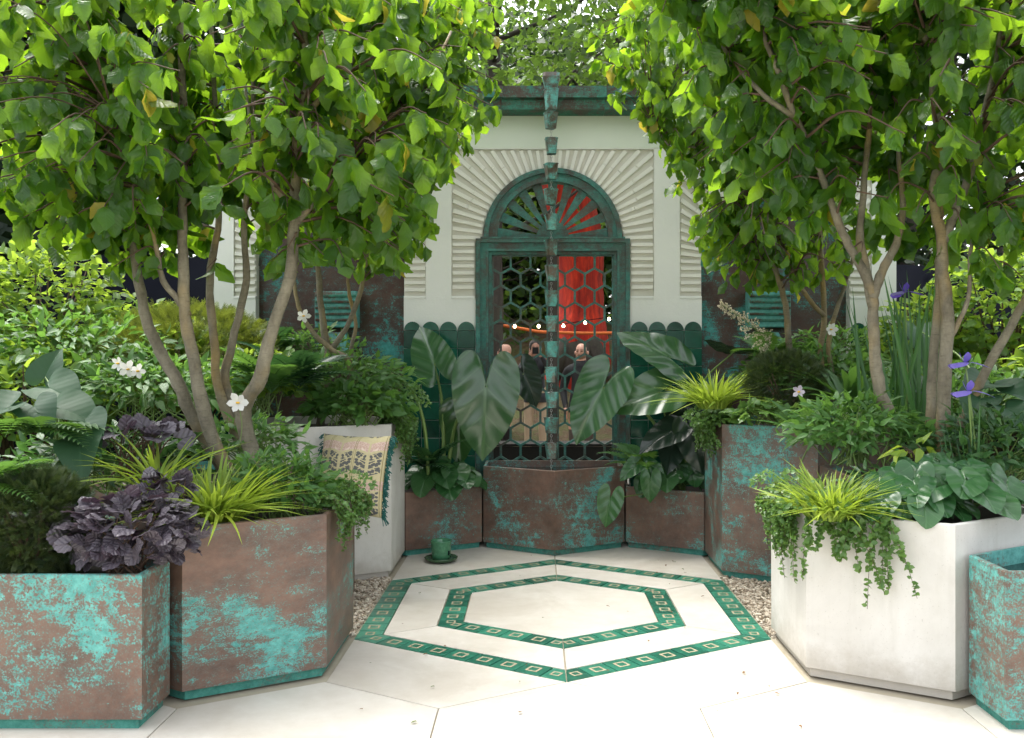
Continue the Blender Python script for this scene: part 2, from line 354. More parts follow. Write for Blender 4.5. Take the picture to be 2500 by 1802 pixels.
T = {
 'parrotia': [blade(1, .66, parro, 10, 2, f, d, .13, .10, s, tw) for s, (f, d, tw) in enumerate([(.2, .3, .2), (.45, .45, -.5), (-.15, .2, .6), (.6, .6, .2), (.15, .75, -.4), (.8, .35, -.2), (-.3, .5, .3)])],
 'parrotia_plain': [blade(1, .66, parro, 7, 1, f, d, .1, .10, s, tw) for s, (f, d, tw) in enumerate([(.2, .3, .2), (.45, .45, -.5), (-.15, .2, .6), (.6, .6, .2), (.15, .75, -.4), (.8, .35, -.2), (-.3, .5, .3)])],
 'hornbeam': [blade(1, .62, lambda t: math.sin(math.pi * t ** .8) ** .75, 5, 1, .3, .25, .05, .05, s) for s in range(3)],
 'lance': [blade(1, .38, lambda t: math.sin(math.pi * t ** .7) ** .9, 4, 1, .3, .3, .03, 0, s) for s in range(3)],
 'small': [blade(1, .72, ellip, 3, 1, .25, .12, .02, 0, s) for s in range(2)],
 'far': [(np.array([(0, 0, 0), (.36, .45, .10 + .06 * s), (0, 1, -.12), (-.36, .45, .10)]), np.array([(0, 1, 2, 3)]), np.array([(.5, 0), (1, .45), (.5, 1), (0, .45)])) for s in range(2)],
 'needle': [blade(1, .3, lambda t: .6 + .4 * math.sin(3.1 * t), 1, 1, .4, .1, 0, 0, s) for s in range(2)],
 'alocasia': [heart(H_ALO, 16, 6, .12, d, w_, s, f, .011) for s, (d, w_, f) in enumerate([(.12, .03, .06), (.2, .03, .0), (.08, .03, .12)])],
 'asarum': [heart(H_ASA, 4, 3, .2, d, .03, s) for s, d in enumerate((.25, .4, .15))],
 'hosta': [heart(H_HOS, 6, 3, .35, d, .03, s, .35) for s, d in enumerate((.3, .45))],
 'heuchera': [heart(H_HEU, 4, 2, .1, d, .03, s, -.05) for s, d in enumerate((.15, .3, .05))],
 'ivy': [heart(H_IVY, 3, 2, .1, .3, .04, s) for s in range(2)],
 'strap': [blade(1, .13, lambda t: min(1, t * 5 + .5) * min(1, (1 - t) * 4 + .05), 10, 1, .4, d, .03, .1, s, .3) for s, d in enumerate((.3, .5, .8))],
 'grassblade': [blade(1, .075, lambda t: min(1, .55 + t * 2) * (1 - t ** 2.2) + .02, 7, 1, .5, d, 0, 0, s, tw) for s, (d, tw) in enumerate([(.55, .5), (.95, -.5), (1.25, .4), (.3, 0), (.75, .9)])],
 'irisblade': [blade(1, .026, lambda t: 1 - t ** 3, 6, 1, .6, d, 0, 0, s, .2) for s, d in enumerate((.03, .1, .2))],
 'fall': [blade(1, .85, lambda t: math.sin(math.pi * t ** 1.5) ** .6 + .12 * (1 - t), 6, 2, -.1, .75, .05, .04, s) for s in range(2)],
 'petal': [blade(1, .62, lambda t: math.sin(math.pi * t ** 1.3) ** .6, 4, 1, -.1, -.15, .02, 0, s) for s in range(2)],
}
def frond(seed, n=17, pinl=.28):                # one fern frond: rachis curving over with a row of leaflets on each side
    r = random.Random(seed); Vs, Fs, Us = [], [], []; k = 0
    for i in range(2, n + 1):
        t = i / n; y = t; z = .32 * t - .62 * t * t
        L = pinl * (math.sin(math.pi * min(1, t * .86 + .14)) ** .8) * r.uniform(.9, 1.1) + .015
        for sgn in (-1, 1):
            v, f, u = blade(L, .30 * L + .008, lambda q: (1 - q) ** .6 * min(1, q * 6 + .3), 3, 1, .2, .25, 0)
            a = sgn * -R(68 - 18 * t); c, s = math.cos(a), math.sin(a)
            X = v[:, 0] * c - v[:, 1] * s; Y_ = v[:, 0] * s + v[:, 1] * c
            Vs.append(np.stack([X, Y_ + y, v[:, 2] + z], 1)); Fs.append(f + k); Us.append(u); k += len(v)
    m = MB(); m.tube([(0, i / 8, .32 * i / 8 - .62 * (i / 8) ** 2) for i in range(9)], [.010 - .001 * i for i in range(9)], 4, False)
    Vs.append(np.array(m.v)); Fs.append(np.array(m.f) + k); Us.append(np.zeros((len(m.v), 2)) + .5)
    return np.concatenate(Vs), np.concatenate(Fs), np.concatenate(Us)
T['frond'] = [frond(s) for s in range(3)]
def sprig(seed):                                # a yew shoot with needles all round
    r = random.Random(seed); Vs, Fs, Us = [], [], []; k = 0
    for i in range(8):
        t = i / 8
        for sgn in (-1, 1):
            v, f, u = T['needle'][0]; v = v * np.array([.30, .36, .3]) * (1.1 - .4 * t)
            a = sgn * -R(62 - 25 * t); c, s = math.cos(a), math.sin(a); b = r.uniform(-.3, .3)
            X = v[:, 0] * c - v[:, 1] * s; Y_ = v[:, 0] * s + v[:, 1] * c
            Vs.append(np.stack([X, Y_ + t, v[:, 2] + X * b], 1)); Fs.append(f + k); Us.append(u); k += len(v)
    return np.concatenate(Vs), np.concatenate(Fs), np.concatenate(Us)
T['sprig'] = [sprig(s) for s in range(2)]

def np_mesh(name, V, F, U, mat, rnd=None, smooth=True):
    me = bpy.data.meshes.new(name); nv, nf = len(V), len(F); k = F.shape[1]
    me.vertices.add(nv); me.vertices.foreach_set('co', np.ascontiguousarray(V, dtype=np.float32).ravel())
    me.loops.add(nf * k); me.loops.foreach_set('vertex_index', np.ascontiguousarray(F, dtype=np.int32).ravel())
    me.polygons.add(nf); me.polygons.foreach_set('loop_start', np.arange(0, nf * k, k, dtype=np.int32))
    me.polygons.foreach_set('use_smooth', np.ones(nf, dtype=bool) if smooth else np.zeros(nf, dtype=bool))
    me.update(calc_edges=True)
    uvl = me.uv_layers.new(name='UVMap'); uvl.data.foreach_set('uv', np.ascontiguousarray(U[F.ravel()], dtype=np.float32).ravel())
    if rnd is not None:
        at = me.attributes.new('rnd', 'FLOAT', 'POINT'); at.data.foreach_set('value', np.ascontiguousarray(rnd, dtype=np.float32))
    me.materials.append(mat); return me
_cache = {}
def tpl_mesh(kind, i, mat):
    key = (kind, i, mat.name)
    if key not in _cache: _cache[key] = np_mesh('leaf', *T[kind][i], mat)
    return _cache[key]
def frame(d, n):
    d = Vector(d).normalized(); n = Vector(n); n = n - d * n.dot(d)
    n = n.normalized() if n.length > 1e-5 else d.orthogonal().normalized()
    x = d.cross(n); return Matrix((x, d, n)).transposed()
def leaves(parent, kind, items, mat, maxobj=300, pname='leaf', stuff='foliage', org=None, rest_kind=None):
    """items: (pos, dir, normal, size). The largest in view become objects, the rest one joined foliage part."""
    org = Vector(org) if org is not None else parent.location
    def key(it):
        p = it[0]; q = p - CAM
        if q.y < .5: return -1
        x, y = q.x / q.y * 2244 + 1307, 870 - q.z / q.y * 2244
        return it[3] / q.y if -20 < x < 2520 and -20 < y < 1822 else -1
    items = sorted(items, key=key, reverse=True)
    nt = len(T[kind])
    for it in items[:maxobj]:
        me = tpl_mesh(kind, rng.randrange(nt), mat)
        mw = Matrix.Translation(it[0] - org) @ (frame(it[1], it[2]) * it[3]).to_4x4()
        link(pname, me, parent, mw)
    rest = items[maxobj:]
    kind = rest_kind or kind; nt = len(T[kind])
    if rest:
        Vs, Fs, Us, Rs = [], [], [], []; k = 0
        groups = {}
        for it in rest: groups.setdefault(rng.randrange(nt), []).append(it)
        for g, its in groups.items():
            v, f, u = T[kind][g]
            Rm = np.array([np.array(frame(i[1], i[2])) * i[3] for i in its]); Pm = np.array([tuple(i[0] - org) for i in its])
            VV = np.einsum('nij,vj->nvi', Rm, v) + Pm[:, None, :]
            n = len(its); Vs.append(VV.reshape(-1, 3)); Fs.append((f[None] + (np.arange(n) * len(v))[:, None, None] + k).reshape(-1, f.shape[1]))
            Us.append(np.tile(u, (n, 1))); Rs.append(np.repeat(nrg.random(n), len(v))); k += n * len(v)
        me = np_mesh(stuff, np.concatenate(Vs), np.concatenate(Fs), np.concatenate(Us), mat, np.concatenate(Rs))
        o = link(stuff, me, parent); o['kind'] = 'stuff'
def rv(a=1.): return Vector((rng.uniform(-a, a), rng.uniform(-a, a), rng.uniform(-a, a)))
def gv(): return Vector((rng.gauss(0, 1), rng.gauss(0, 1), rng.gauss(0, 1))).normalized()

# ------------------------------------------------------------------ ground, paving
gm = MB(); gm.poly([(-90, -60, -.06), (90, -60, -.06), (90, 140, -.06), (-90, 140, -.06)])
ground_mat = NT('earth'); v = ground_mat.obj()
ground_mat.base(ground_mat.mix(ground_mat.ramp(ground_mat.noise(v, 1.2, 6, .7), .4, .6), (.05, .038, .024), (.045, .07, .022)))
ground_mat.put(ground_mat.b, 'Roughness', .95); M['earth'] = ground_mat.m
tag(gm.build('ground', M['earth']), kind='structure')
HR = .645; HW = HR * math.sin(R(60))
def hexpts(cx, cy, r, inset=0): return [(cx + (r - inset) * math.cos(R(90 + 60 * k)), cy + (r - inset) * math.sin(R(90 + 60 * k))) for k in range(6)]
pv = MB(); pv.poly([(-4.2, -2.5, -.012), (4.2, -2.5, -.012), (4.2, 7.66, -.012), (-4.2, 7.66, -.012)])
paving = tag(pv.build('paving', M['mortar']), kind='structure')
def shrink(pts, d):
    n = len(pts); out = []
    for i in range(n):
        p0, p, p1 = Vector(pts[i-1]), Vector(pts[i]), Vector(pts[(i+1) % n])
        a = (p - p0).normalized(); b = (p1 - p).normalized(); na = Vector((-a.y, a.x)); nb = Vector((-b.y, b.x))
        bis = na + nb; q = p + bis * (d / max(.2, 1 + na.dot(nb))); out.append((q.x, q.y))
    return out
def slab(pts, z=0., name='paving_slab', mat='stone', gap=.0038):
    m = MB(); m.prism(shrink(pts, gap), -.03, z, .002); return m.build(name, M[mat], paving)
HC = 5.515
ro, bw = 1.28, .163
def ring_pts(r): return [(r * math.sin(R(60 * k)), HC + r * math.cos(R(60 * k))) for k in range(6)]   # clockwise from the far vertex
slab(list(reversed(ring_pts(.799 - bw))))
A, B = ring_pts(ro - bw), ring_pts(.799)
for k in range(6): slab(list(reversed([A[k], A[(k+1) % 6], B[(k+1) % 6], B[k]])))
O = ring_pts(ro)
slab([O[3], (.558, 3.915), (1.112, 4.237), O[2]]); slab([(-1.112, 4.237), (-.558, 3.915), O[3], O[4]])
slab([O[0], O[1], (1.112, 7.6), (0, 7.6)]); slab([O[5], O[0], (0, 7.6), (-1.112, 7.6)])
for j in range(6):
    for i in range(-3, 4):
        cx = i * 1.115 + (.5575 if j % 2 else 0); cy = 3.593 - j * .967
        if abs(cx) < 3.9: slab(hexpts(cx, cy, .645))
def border(r_out, nfull, name):
    Po, Pi = ring_pts(r_out), ring_pts(r_out - bw); w = .141
    for k in range(6):
        o0, o1 = Vector(Po[k]), Vector(Po[(k+1) % 6]); i0, i1 = Vector(Pi[k]), Vector(Pi[(k+1) % 6])
        t_ = (o1 - o0).normalized(); n_ = Vector((t_.y, -t_.x)); n_ = n_ if n_.dot(Vector((0, HC)) - o0) > 0 else -n_
        mid = (i0 + i1) / 2; st = mid - t_ * (w * nfull / 2)
        def mk(poly, frame_):
            m = MB(); area = sum(poly[i-1][0] * poly[i][1] - poly[i][0] * poly[i-1][1] for i in range(len(poly)))
            if area < 0: poly = poly[::-1]
            z = rng.uniform(-.0008, .0012)
            m.prism(shrink(poly, .0028), -.03, z, .002); m.mi = 1
            c = sum((Vector(p) for p in poly), Vector((0, 0))) / len(poly)
            if frame_ == 'sq': q1 = [c + (t_ * a + n_ * b) * .032 for a, b in ((-1,-1),(1,-1),(1,1),(-1,1))]; q2 = [c + (t_ * a + n_ * b) * .021 for a, b in ((-1,-1),(1,-1),(1,1),(-1,1))]
            else: q1 = [c + (t_ * a + n_ * b) * .025 for a, b in ((-1,-1),(1,-1),(1,1),(-1,1))]; q2 = [c + (t_ * a + n_ * b) * .016 for a, b in ((-1,-1),(1,-1),(1,1),(-1,1))]
            nn = len(q1)
            for i in range(nn):
                m.poly([(q1[i].x, q1[i].y, z + .0012), (q1[(i+1) % nn].x, q1[(i+1) % nn].y, z + .0012), (q2[(i+1) % nn].x, q2[(i+1) % nn].y, z + .0012), (q2[i].x, q2[i].y, z + .0012)])
            m.build(name, [M['floor_tile'], M['inlay']], paving)
        for j in range(nfull):
            a = st + t_ * (w * j); b = a + t_ * w
            mk([tuple(a), tuple(b), tuple(b - n_ * bw * .866), tuple(a - n_ * bw * .866)], 'sq')
        e = st + t_ * (w * nfull)
        mk([tuple(o0), tuple(i0), tuple(st), tuple(st - n_ * bw * .866)], 'c')
        mk([tuple(e), tuple(i1), tuple(o1), tuple(e - n_ * bw * .866)], 'c')
border(ro, 7, 'border_tile'); border(.799, 4, 'border_tile')

# ------------------------------------------------------------------ planters on the hexagon grid
GC = 5.59
def planter(name, pts, h, mat, label, plinth=True, soil=.06, water=False, cat='planter', rim=.022):
    c = Vector((sum(p[0] for p in pts) / len(pts), sum(p[1] for p in pts) / len(pts), 0))
    e = empty(name, c, label, cat)
    L = [(p[0] - c.x, p[1] - c.y) for p in pts]
    o = shrink(L, .006); i = shrink(L, .006 + rim); n = len(o); b = .004; z0 = .045
    ob = shrink(L, .006 + b)
    m = MB()
    m.add([(x, y, z0) for x, y in o] + [(x, y, h - b) for x, y in o] + [(x, y, h) for x, y in ob] + [(x, y, h) for x, y in i] + [(x, y, h - soil - .05) for x, y in i],
          [(r_*n + k, r_*n + (k+1) % n, (r_+1)*n + (k+1) % n, (r_+1)*n + k) for r_ in range(4) for k in range(n)])
    m.f.append(tuple(range(n - 1, -1, -1))); m.m.append(0)
    m.build('body', M[mat], e)
    p = MB(); q = shrink(L, .03); p.prism(q, 0, z0 - .002); p.build('plinth', M['plinth'] if mat.startswith('copper') else M['white'], e)
    s = MB(); g = shrink(L, .006 + rim + .001); s.poly([(x, y, h - soil) for x, y in g]); s.build('water' if water else 'soil', M['water' if water else 'soil'], e)
    return e
def hexcell(cx, cy): return hexpts(cx, cy, HR)
planter('low_planter', hexcell(-2*HW, GC + 3*HR), .48, 'copper', 'low verdigris copper planter behind the green cup and saucer')
planter('low_planter', hexcell(2*HW, GC + 3*HR), .48, 'copper', 'low brown copper planter between the water basin and the tall copper planter')
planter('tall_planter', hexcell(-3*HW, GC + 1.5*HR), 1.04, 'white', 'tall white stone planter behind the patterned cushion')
planter('tall_planter', hexcell(3*HW, GC + 1.5*HR), 1.04, 'copper', 'tall copper planter with a bright verdigris edge holding a clipped ball')
planter('hexagon_planter', hexcell(-3*HW, GC - 1.5*HR), 0.76, 'copper_streaked', 'brown copper hexagon planter with golden grass over its rim')
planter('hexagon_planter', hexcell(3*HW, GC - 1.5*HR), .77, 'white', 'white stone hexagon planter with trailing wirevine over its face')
planter('back_planter', hexcell(-4*HW, GC), .80, 'copper', 'copper planter tucked behind the brown hexagon planter under the trees')
planter('back_planter', hexcell(4*HW, GC), .80, 'copper', 'copper planter tucked behind the white hexagon planter under the trees')
planter('corner_planter', [(-1.715, 3.675), (-1.715, 3.965), (-2.234, 4.28), (-2.80, 3.96), (-2.80, 3.675)], 0.625, 'copper_patched', 'copper corner planter with large turquoise patches below purple foliage')
planter('water_trough', [(1.728, 3.665), (2.30, 3.665), (2.30, 4.15), (2.234, 4.28), (1.728, 3.985)], .64, 'copper_teal', 'copper water trough standing beside the white hexagon planter', soil=.07, water=True, cat='trough')
yb = 7.60
planter('water_basin', [(-HW, GC + 2.5*HR), (0, GC + 2*HR), (HW, GC + 2.5*HR), (HW, yb), (-HW, yb)], .64, 'copper', 'pointed copper water basin below the rain chain', soil=.05, water=True, cat='basin')

# side beds behind the planters, raised soil
def bed(name, pts, h):
    m = MB(); m.prism(pts, -.05, h); tag(m.build(name, M['soil']), kind='structure')
bed('soil_bed', [(-9, 3.7), (-2.82, 3.7), (-2.82, 4.9), (-2.80, 5.25), (-2.80, 6.2), (-2.24, 6.6), (-2.24, 7.6), (-9, 7.6)], .62)
bed('soil_bed', [(9, 3.7), (9, 7.6), (2.24, 7.6), (2.24, 6.6), (2.80, 6.2), (2.80, 5.25), (2.82, 4.9), (2.82, 3.7)], .62)

# gravel in the two triangles beside the tiled hexagon
def gravel(sgn, n, label):
    tri = [(sgn*1.118, 4.93), (sgn*1.70, 5.27), (sgn*1.70, 5.93), (sgn*1.118, 6.26)]
    ico = bmesh.new(); bmesh.ops.create_icosphere(ico, subdivisions=1, radius=1)
    V0 = np.array([v.co[:] for v in ico.verts]); F0 = np.array([[v.index for v in f.verts] for f in ico.faces]); ico.free()
    Vs, Fs, k = [], [], 0
    xs0, xs1 = 1.122, 1.70
    i = 0
    while i < n:
        x = rng.uniform(xs0, xs1); y = rng.uniform(4.93, 6.26)
        lo = 4.95 + (x - 1.118) * .577 - .03; hi = 6.24 - (x - 1.118) * .577 + .03
        if not lo < y < hi: continue
        i += 1
        s = rng.uniform(.006, .015); q = np.array([s * rng.uniform(.8, 1.5), s * rng.uniform(.8, 1.4), s * rng.uniform(.5, .9)])
        vv = V0 * nrg.uniform(.75, 1.2, (len(V0), 1)) * q; a = rng.uniform(0, 6.3); c, d = math.cos(a), math.sin(a); tl = rng.uniform(-.6, .6)
        vv = np.stack([vv[:, 0]*c - vv[:, 1]*d, vv[:, 0]*d + vv[:, 1]*c, vv[:, 2] + vv[:, 0] * tl], 1) + np.array([sgn * x, y, rng.uniform(-.012, .008)])
        Vs.append(vv); Fs.append(F0 + k); k += len(V0)
    V_ = np.concatenate(Vs); F_ = np.concatenate(Fs)
    me = np_mesh('gravel', V_, F_, np.zeros((len(V_), 2)), M['gravel'], np.repeat(nrg.random(n), len(V0)), smooth=False)
    tag(link('gravel', me), label, 'gravel', kind='stuff')
t = NT('gravel'); at = t.new('ShaderNodeAttribute', attribute_name='rnd')
t.base(t.mix(t.math('FRACT', t.math('MULTIPLY', at.outputs['Fac'], 5.0)), t.mix(at.outputs['Fac'], (.20, .15, .10), (.36, .29, .21)), (.55, .49, .40))); t.put(t.b, 'Roughness', .85); M['gravel'] = t.m
gravel(-1, 2600, 'loose buff gravel beside the brown copper hexagon planter'); gravel(1, 2600, 'loose buff gravel beside the white hexagon planter')
# ------------------------------------------------------------------ pavilion wall with three arches
WY = 7.65
pav = empty('garden_pavilion', (0, WY, 0), 'pale plaster garden pavilion with fanned brick arches and copper gutter', 'pavilion')
def pbox(m, x0, x1, z0, z1, y0=0., y1=.28): m.box((x0, y0, z0), (x1, y1, z1))
m = MB()
for s in (-1, 1):
    for a, b in ((.642, 1.24), (2.474, 2.86)):
        x0, x1 = sorted((s*a, s*b)); m = MB(); pbox(m, x0, x1, 0, 1.982); m.build('plaster_pier', M['plaster'], pav)
    for a, b in ((.849, 1.052), (2.662, 2.86)):
        x0, x1 = sorted((s*a, s*b)); m = MB(); pbox(m, x0, x1, 1.982, 3.232); m.build('plaster_pilaster', M['plaster'], pav)
m = MB(); pbox(m, -2.86, 2.86, 3.232, 3.52, -.004, .28); m.build('plaster_band', M['plaster_band'], pav)
def arch_surround(cx, hw, jamb, z0, zs, zt, r, n, rays):
    """recessed backing with an arched hole; bricks fan out of it"""
    m = MB(); yb_ = .024; d = .25
    K = 40; inner = []; outer = []
    for k in range(K + 1):
        a = math.pi * k / K; ca, sa = math.cos(a), math.sin(a)
        inner.append((cx + r * ca, zs + r * sa))
        tt = min(hw / abs(ca) if abs(ca) > 1e-6 else 1e9, (zt - zs) / sa if sa > 1e-6 else 1e9)
        outer.append((cx + tt * ca, zs + tt * sa))
    # keep the two upper corners square
    for k in range(K):
        a, b, c_, d_ = inner[k], outer[k], outer[k+1], inner[k+1]
        pts = [a, b]
        if abs(b[0] - cx) > hw - 1e-4 and abs(c_[1] - zt) < 1e-4 and abs(b[1] - zt) > 1e-4: pts.append((cx + hw, zt))
        if abs(b[1] - zt) < 1e-4 and abs(c_[0] - cx) > hw - 1e-4 and abs(c_[1] - zt) > 1e-4: pts.append((cx - hw, zt))
        pts += [c_, d_]
        m.poly([(p[0], yb_, p[1]) for p in reversed(pts)])
        m.poly([(a[0], yb_, a[1]), (d_[0], yb_, d_[1]), (d_[0], d, d_[1]), (a[0], d, a[1])])
    for s in (-1, 1):
        x0, x1 = sorted((cx + s * jamb, cx + s * hw)); m.box((x0, yb_, z0), (x1, d, zs))
    o = m.build('arch_surround', M['backing'], pav)
    # fillets round the recess
    f = MB()
    for s in (-1, 1): x0, x1 = sorted((cx + s * hw, cx + s * (hw - .006))); f.box((x0, -.002, z0), (x1, .03, zt))
    f.box((cx - hw + .006, -.002, zt - .008), (cx + hw - .006, .03, zt)); f.build('recess_edge', M['plaster'], o)
    def br(name, corners, dep):
        # corners: 4 points (x, z) counter-clockwise seen from the front; a chamfered block standing proud of the backing
        c = sum((Vector(p) for p in corners), Vector((0, 0))) / 4
        j = [Vector(p) + Vector((rng.uniform(-.0012, .0012), rng.uniform(-.0012, .0012))) for p in corners]
        i_ = [p + (c - p).normalized() * .006 for p in j]
        b = MB(); b.add([(p.x, yb_ - .001, p.y) for p in j] + [(p.x, dep + .004, p.y) for p in j] + [(p.x, dep, p.y) for p in i_],
                        [(r_*4 + k, r_*4 + (k+1) % 4, (r_+1)*4 + (k+1) % 4, (r_+1)*4 + k) for r_ in range(2) for k in range(4)] + [(8, 9, 10, 11)])
        b.build(name, M['brick'], o)
    # level courses below the springing
    pitch = .0596; zc = zs - .012
    while zc - .04 > z0 + .02:
        for s in (-1, 1):
            a, b = cx + s * (jamb + .004), cx + s * (hw - .01)
            x0, x1 = min(a, b), max(a, b)
            br('brick', [(x0, zc - .030), (x1, zc - .030), (x1, zc), (x0, zc)], rng.uniform(.000, .007))
        zc -= pitch
    for s in (-1, 1):            # sill under the courses
        a, b = sorted((cx + s * jamb, cx + s * (hw - .006))); k = MB(); k.box((a, -.004, z0 - .004), (b, .03, z0 + .018), .003); k.build('sill', M['plaster'], o)
    for k in range(rays):
        a = math.pi * (k + .5) / rays; ca, sa = math.cos(a), math.sin(a)
        tt = min(hw / abs(ca) if abs(ca) > 1e-6 else 1e9, (zt - zs) / sa if sa > 1e-6 else 1e9)
        L = tt - .014 - r
        if hw - abs(cx + tt * ca - cx) < .02: L -= .02 * sa
        else: L -= .02 * abs(ca)
        nb = max(1, round(L / .2)); cuts = [0] + [i / nb + rng.uniform(-.12, .12) / nb for i in range(1, nb)] + [1]
        for i in range(nb):
            r0 = r + .004 + L * cuts[i] + (.0015 if i else 0); r1 = r + .004 + L * cuts[i+1]
            h0 = .0138 * (1 + .75 * (r0 - r)) * rng.uniform(.93, 1.07); h1 = .0138 * (1 + .75 * (r1 - r)) * rng.uniform(.93, 1.07); dp = rng.uniform(.000, .009)
            P = lambda rr, hh: (cx + rr * ca - hh * sa, zs + rr * sa + hh * ca)
            br('brick', [P(r0, -h0), P(r1, -h1), P(r1, h1), P(r0, h0)], dp)
    return o
arch_surround(0, .849, .645, 1.982, 2.46, 3.232, .588, 8, 37)
arch_surround(1.857, .805, .617, 1.982, 2.26, 3.232, .622, 5, 39)
arch_surround(-1.857, .805, .617, 1.982, 2.26, 3.232, .622, 5, 39)
# green wall tiles
for cx, w, nc in ((.942, .596, 4), (-.942, .596, 4), (2.667, .384, 3), (-2.667, .384, 3)):
    b = MB(); b.box((cx - w/2 + .002, -.006, .02), (cx + w/2 - .002, 0, 1.70)); wo = b.build('tile_wainscot', M['plaster'], pav)
    tw = w / nc; th = .149; key = ('wt', nc); zt0 = 1.716
    q = MB(); q.box((-tw/2 + .0015, -.016, -th + .0015), (tw/2 - .0015, -.0061, -.0015), .003); sq = q.mesh('tile', M['wall_tile'])
    q = MB(); n = 12; rr = tw/2 - .004; arc = [(rr * math.cos(math.pi * k / n), .0 + rr * math.sin(math.pi * k / n) * 1.02) for k in range(n + 1)]
    loop = [(-rr, .0015), (rr, .0015)] + arc[1:-1]
    front = [(x, -.016, z) for x, z in loop]; back = [(x, -.0061, z) for x, z in loop]
    nn = len(loop); q.add(front + back, [tuple(range(nn))] + [(k, nn + k, nn + (k+1) % nn, (k+1) % nn) for k in range(nn)]); sc = q.mesh('tile', M['wall_tile'])
    for c in range(nc):
        x = cx - w/2 + tw * (c + .5)
        link('tile', sc, wo, Matrix.Translation((x, -.0005, zt0)))
        for r_ in range(9):
            link('tile', sq, wo, Matrix.Translation((x, rng.uniform(-.0012, .0004), zt0 - r_ * th)) @ Matrix.Rotation(rng.uniform(-.006, .006), 4, 'X'))
# copper side niches with ribbed spout boxes
for s in (-1, 1):
    m = MB(); m.box((s*1.857 - .66, .10, 0), (s*1.857 + .66, .13, 3.0)); cp = m.build('copper_panel', M['copper_dark'], pav)
    b = MB(); x0 = s * 1.80 - .175; b.box((x0, -.03, 1.74), (x0 + .35, .098, 2.04), .006); bo = b.build('spout_box', M['copper_teal'], pav)
    for k in range(5):
        z = 1.79 + k * .05; r_ = MB(); r_.box((x0 + .006, -.042, z), (x0 + .344, -.0301, z + .022), .004); r_.build('rib', M['gutter'], bo)
    c = MB(); c.add([(x0 + .1, -.02, 1.70), (x0 + .25, -.02, 1.70), (x0 + .35, -.06, 1.42), (x0 + .22, -.06, 1.42), (x0 + .1, .09, 1.70), (x0 + .25, .09, 1.70), (x0 + .35, .09, 1.40), (x0 + .22, .09, 1.40)],
                    [(0,3,2,1), (4,5,6,7), (0,1,5,4), (1,2,6,5), (2,3,7,6), (3,0,4,7)]); c.build('spout_chute', M['copper_teal'], pav)
# gutter along the top
g = empty('gutter', (0, 0, 0)); g.parent = pav
xs = [-2.95 + i * .4215 for i in range(15)]
for i in range(14):
    b = MB(); x0, x1 = xs[i] + .001, xs[i+1] - .001; dy = .002 * (i % 2)
    prof = [(-.005, 3.5), (-.15 - dy, 3.515), (-.16 - dy, 3.59), (-.20 - dy, 3.60), (-.205 - dy, 3.692), (-.195, 3.692), (-.19, 3.62), (-.005, 3.62)]
    n = len(prof); b.add([(x0, y, z) for y, z in prof] + [(x1, y, z) for y, z in prof], [(k, (k+1) % n, n + (k+1) % n, n + k) for k in range(n)] + [tuple(range(n - 1, -1, -1)), tuple(range(n, 2*n))])
    b.build('gutter_length', M['gutter'], g)
    sm = MB(); sm.box((x1 - .012, -.2115, 3.602), (x1 + .012, -.2075, 3.69)); sm.build('seam', M['gutter'], g)
rf = MB(); rf.box((-2.95, -.004, 3.521), (2.95, .32, 3.60)); rf.build('roof_slab', M['gutter'], pav)

# ------------------------------------------------------------------ gate: moulded frame, sunburst fanlight, two hexagon-lattice leaves
gate = empty('lattice_gate', (0, WY, 0), 'verdigris metal gate with hexagon lattice leaves and sunburst fanlight', 'gate')
def profile_frame(steps, z_bot, name):
    """stepped moulding: each step (outer half width, inner half width, outer top, inner top, y front)"""
    for (wo_, wi, to, ti, yf, yk) in steps:
        m = MB()
        for s in (-1, 1):
            x0, x1 = sorted((s * wo_, s * wi)); m.box((x0, yf, z_bot), (x1, yk, ti))
        m.box((-wo_, yf, ti), (wo_, yk, to)); m.build(name, M['gate'], gate)
profile_frame([(.64, .605, 2.478, 2.445, -.03, .12), (.6045, .555, 2.4445, 2.395, -.012, .12), (.5545, .535, 2.3945, 2.375, -.022, .12), (.5345, .508, 2.3745, 2.348, .01, .12), ], .5, 'door_frame')
b = MB(); b.box((-.60, -.034, 2.4785), (.60, .1, 2.492)); b.build('transom', M['gate'], gate)
zf = 2.492
def ring(r0, r1, y0, y1, name, z=zf, K=48):
    m = MB(); A_ = []
    for k in range(K + 1):
        a = math.pi * k / K; ca, sa = math.cos(a), math.sin(a)
        m.v += [(r0*ca, y0, z + r0*sa), (r1*ca, y0, z + r1*sa), (r1*ca, y1, z + r1*sa), (r0*ca, y1, z + r0*sa)]
    for k in range(K):
        for j in range(4): m.f.append((k*4 + j, k*4 + (j+1) % 4, (k+1)*4 + (j+1) % 4, (k+1)*4 + j)); m.m.append(0)
    return m.build(name, M['gate'], gate)
ring(.535, .575, -.02, .12, 'arch_frame'); ring(.50, .5345, .0, .12, 'arch_frame'); ring(.462, .4995, -.01, .11, 'arch_frame')
m = MB(); K = 20; r_ = .135; pts = [(r_ * math.cos(math.pi * k / K), zf + r_ * math.sin(math.pi * k / K)) for k in range(K + 1)]
n = len(pts); m.add([(x, .02, z) for x, z in pts] + [(x, .05, z) for x, z in pts], [tuple(range(n - 1, -1, -1))] + [(k, (k+1) % n, n + (k+1) % n, n + k) for k in range(n)]); m.build('fan_hub', M['gate'], gate)
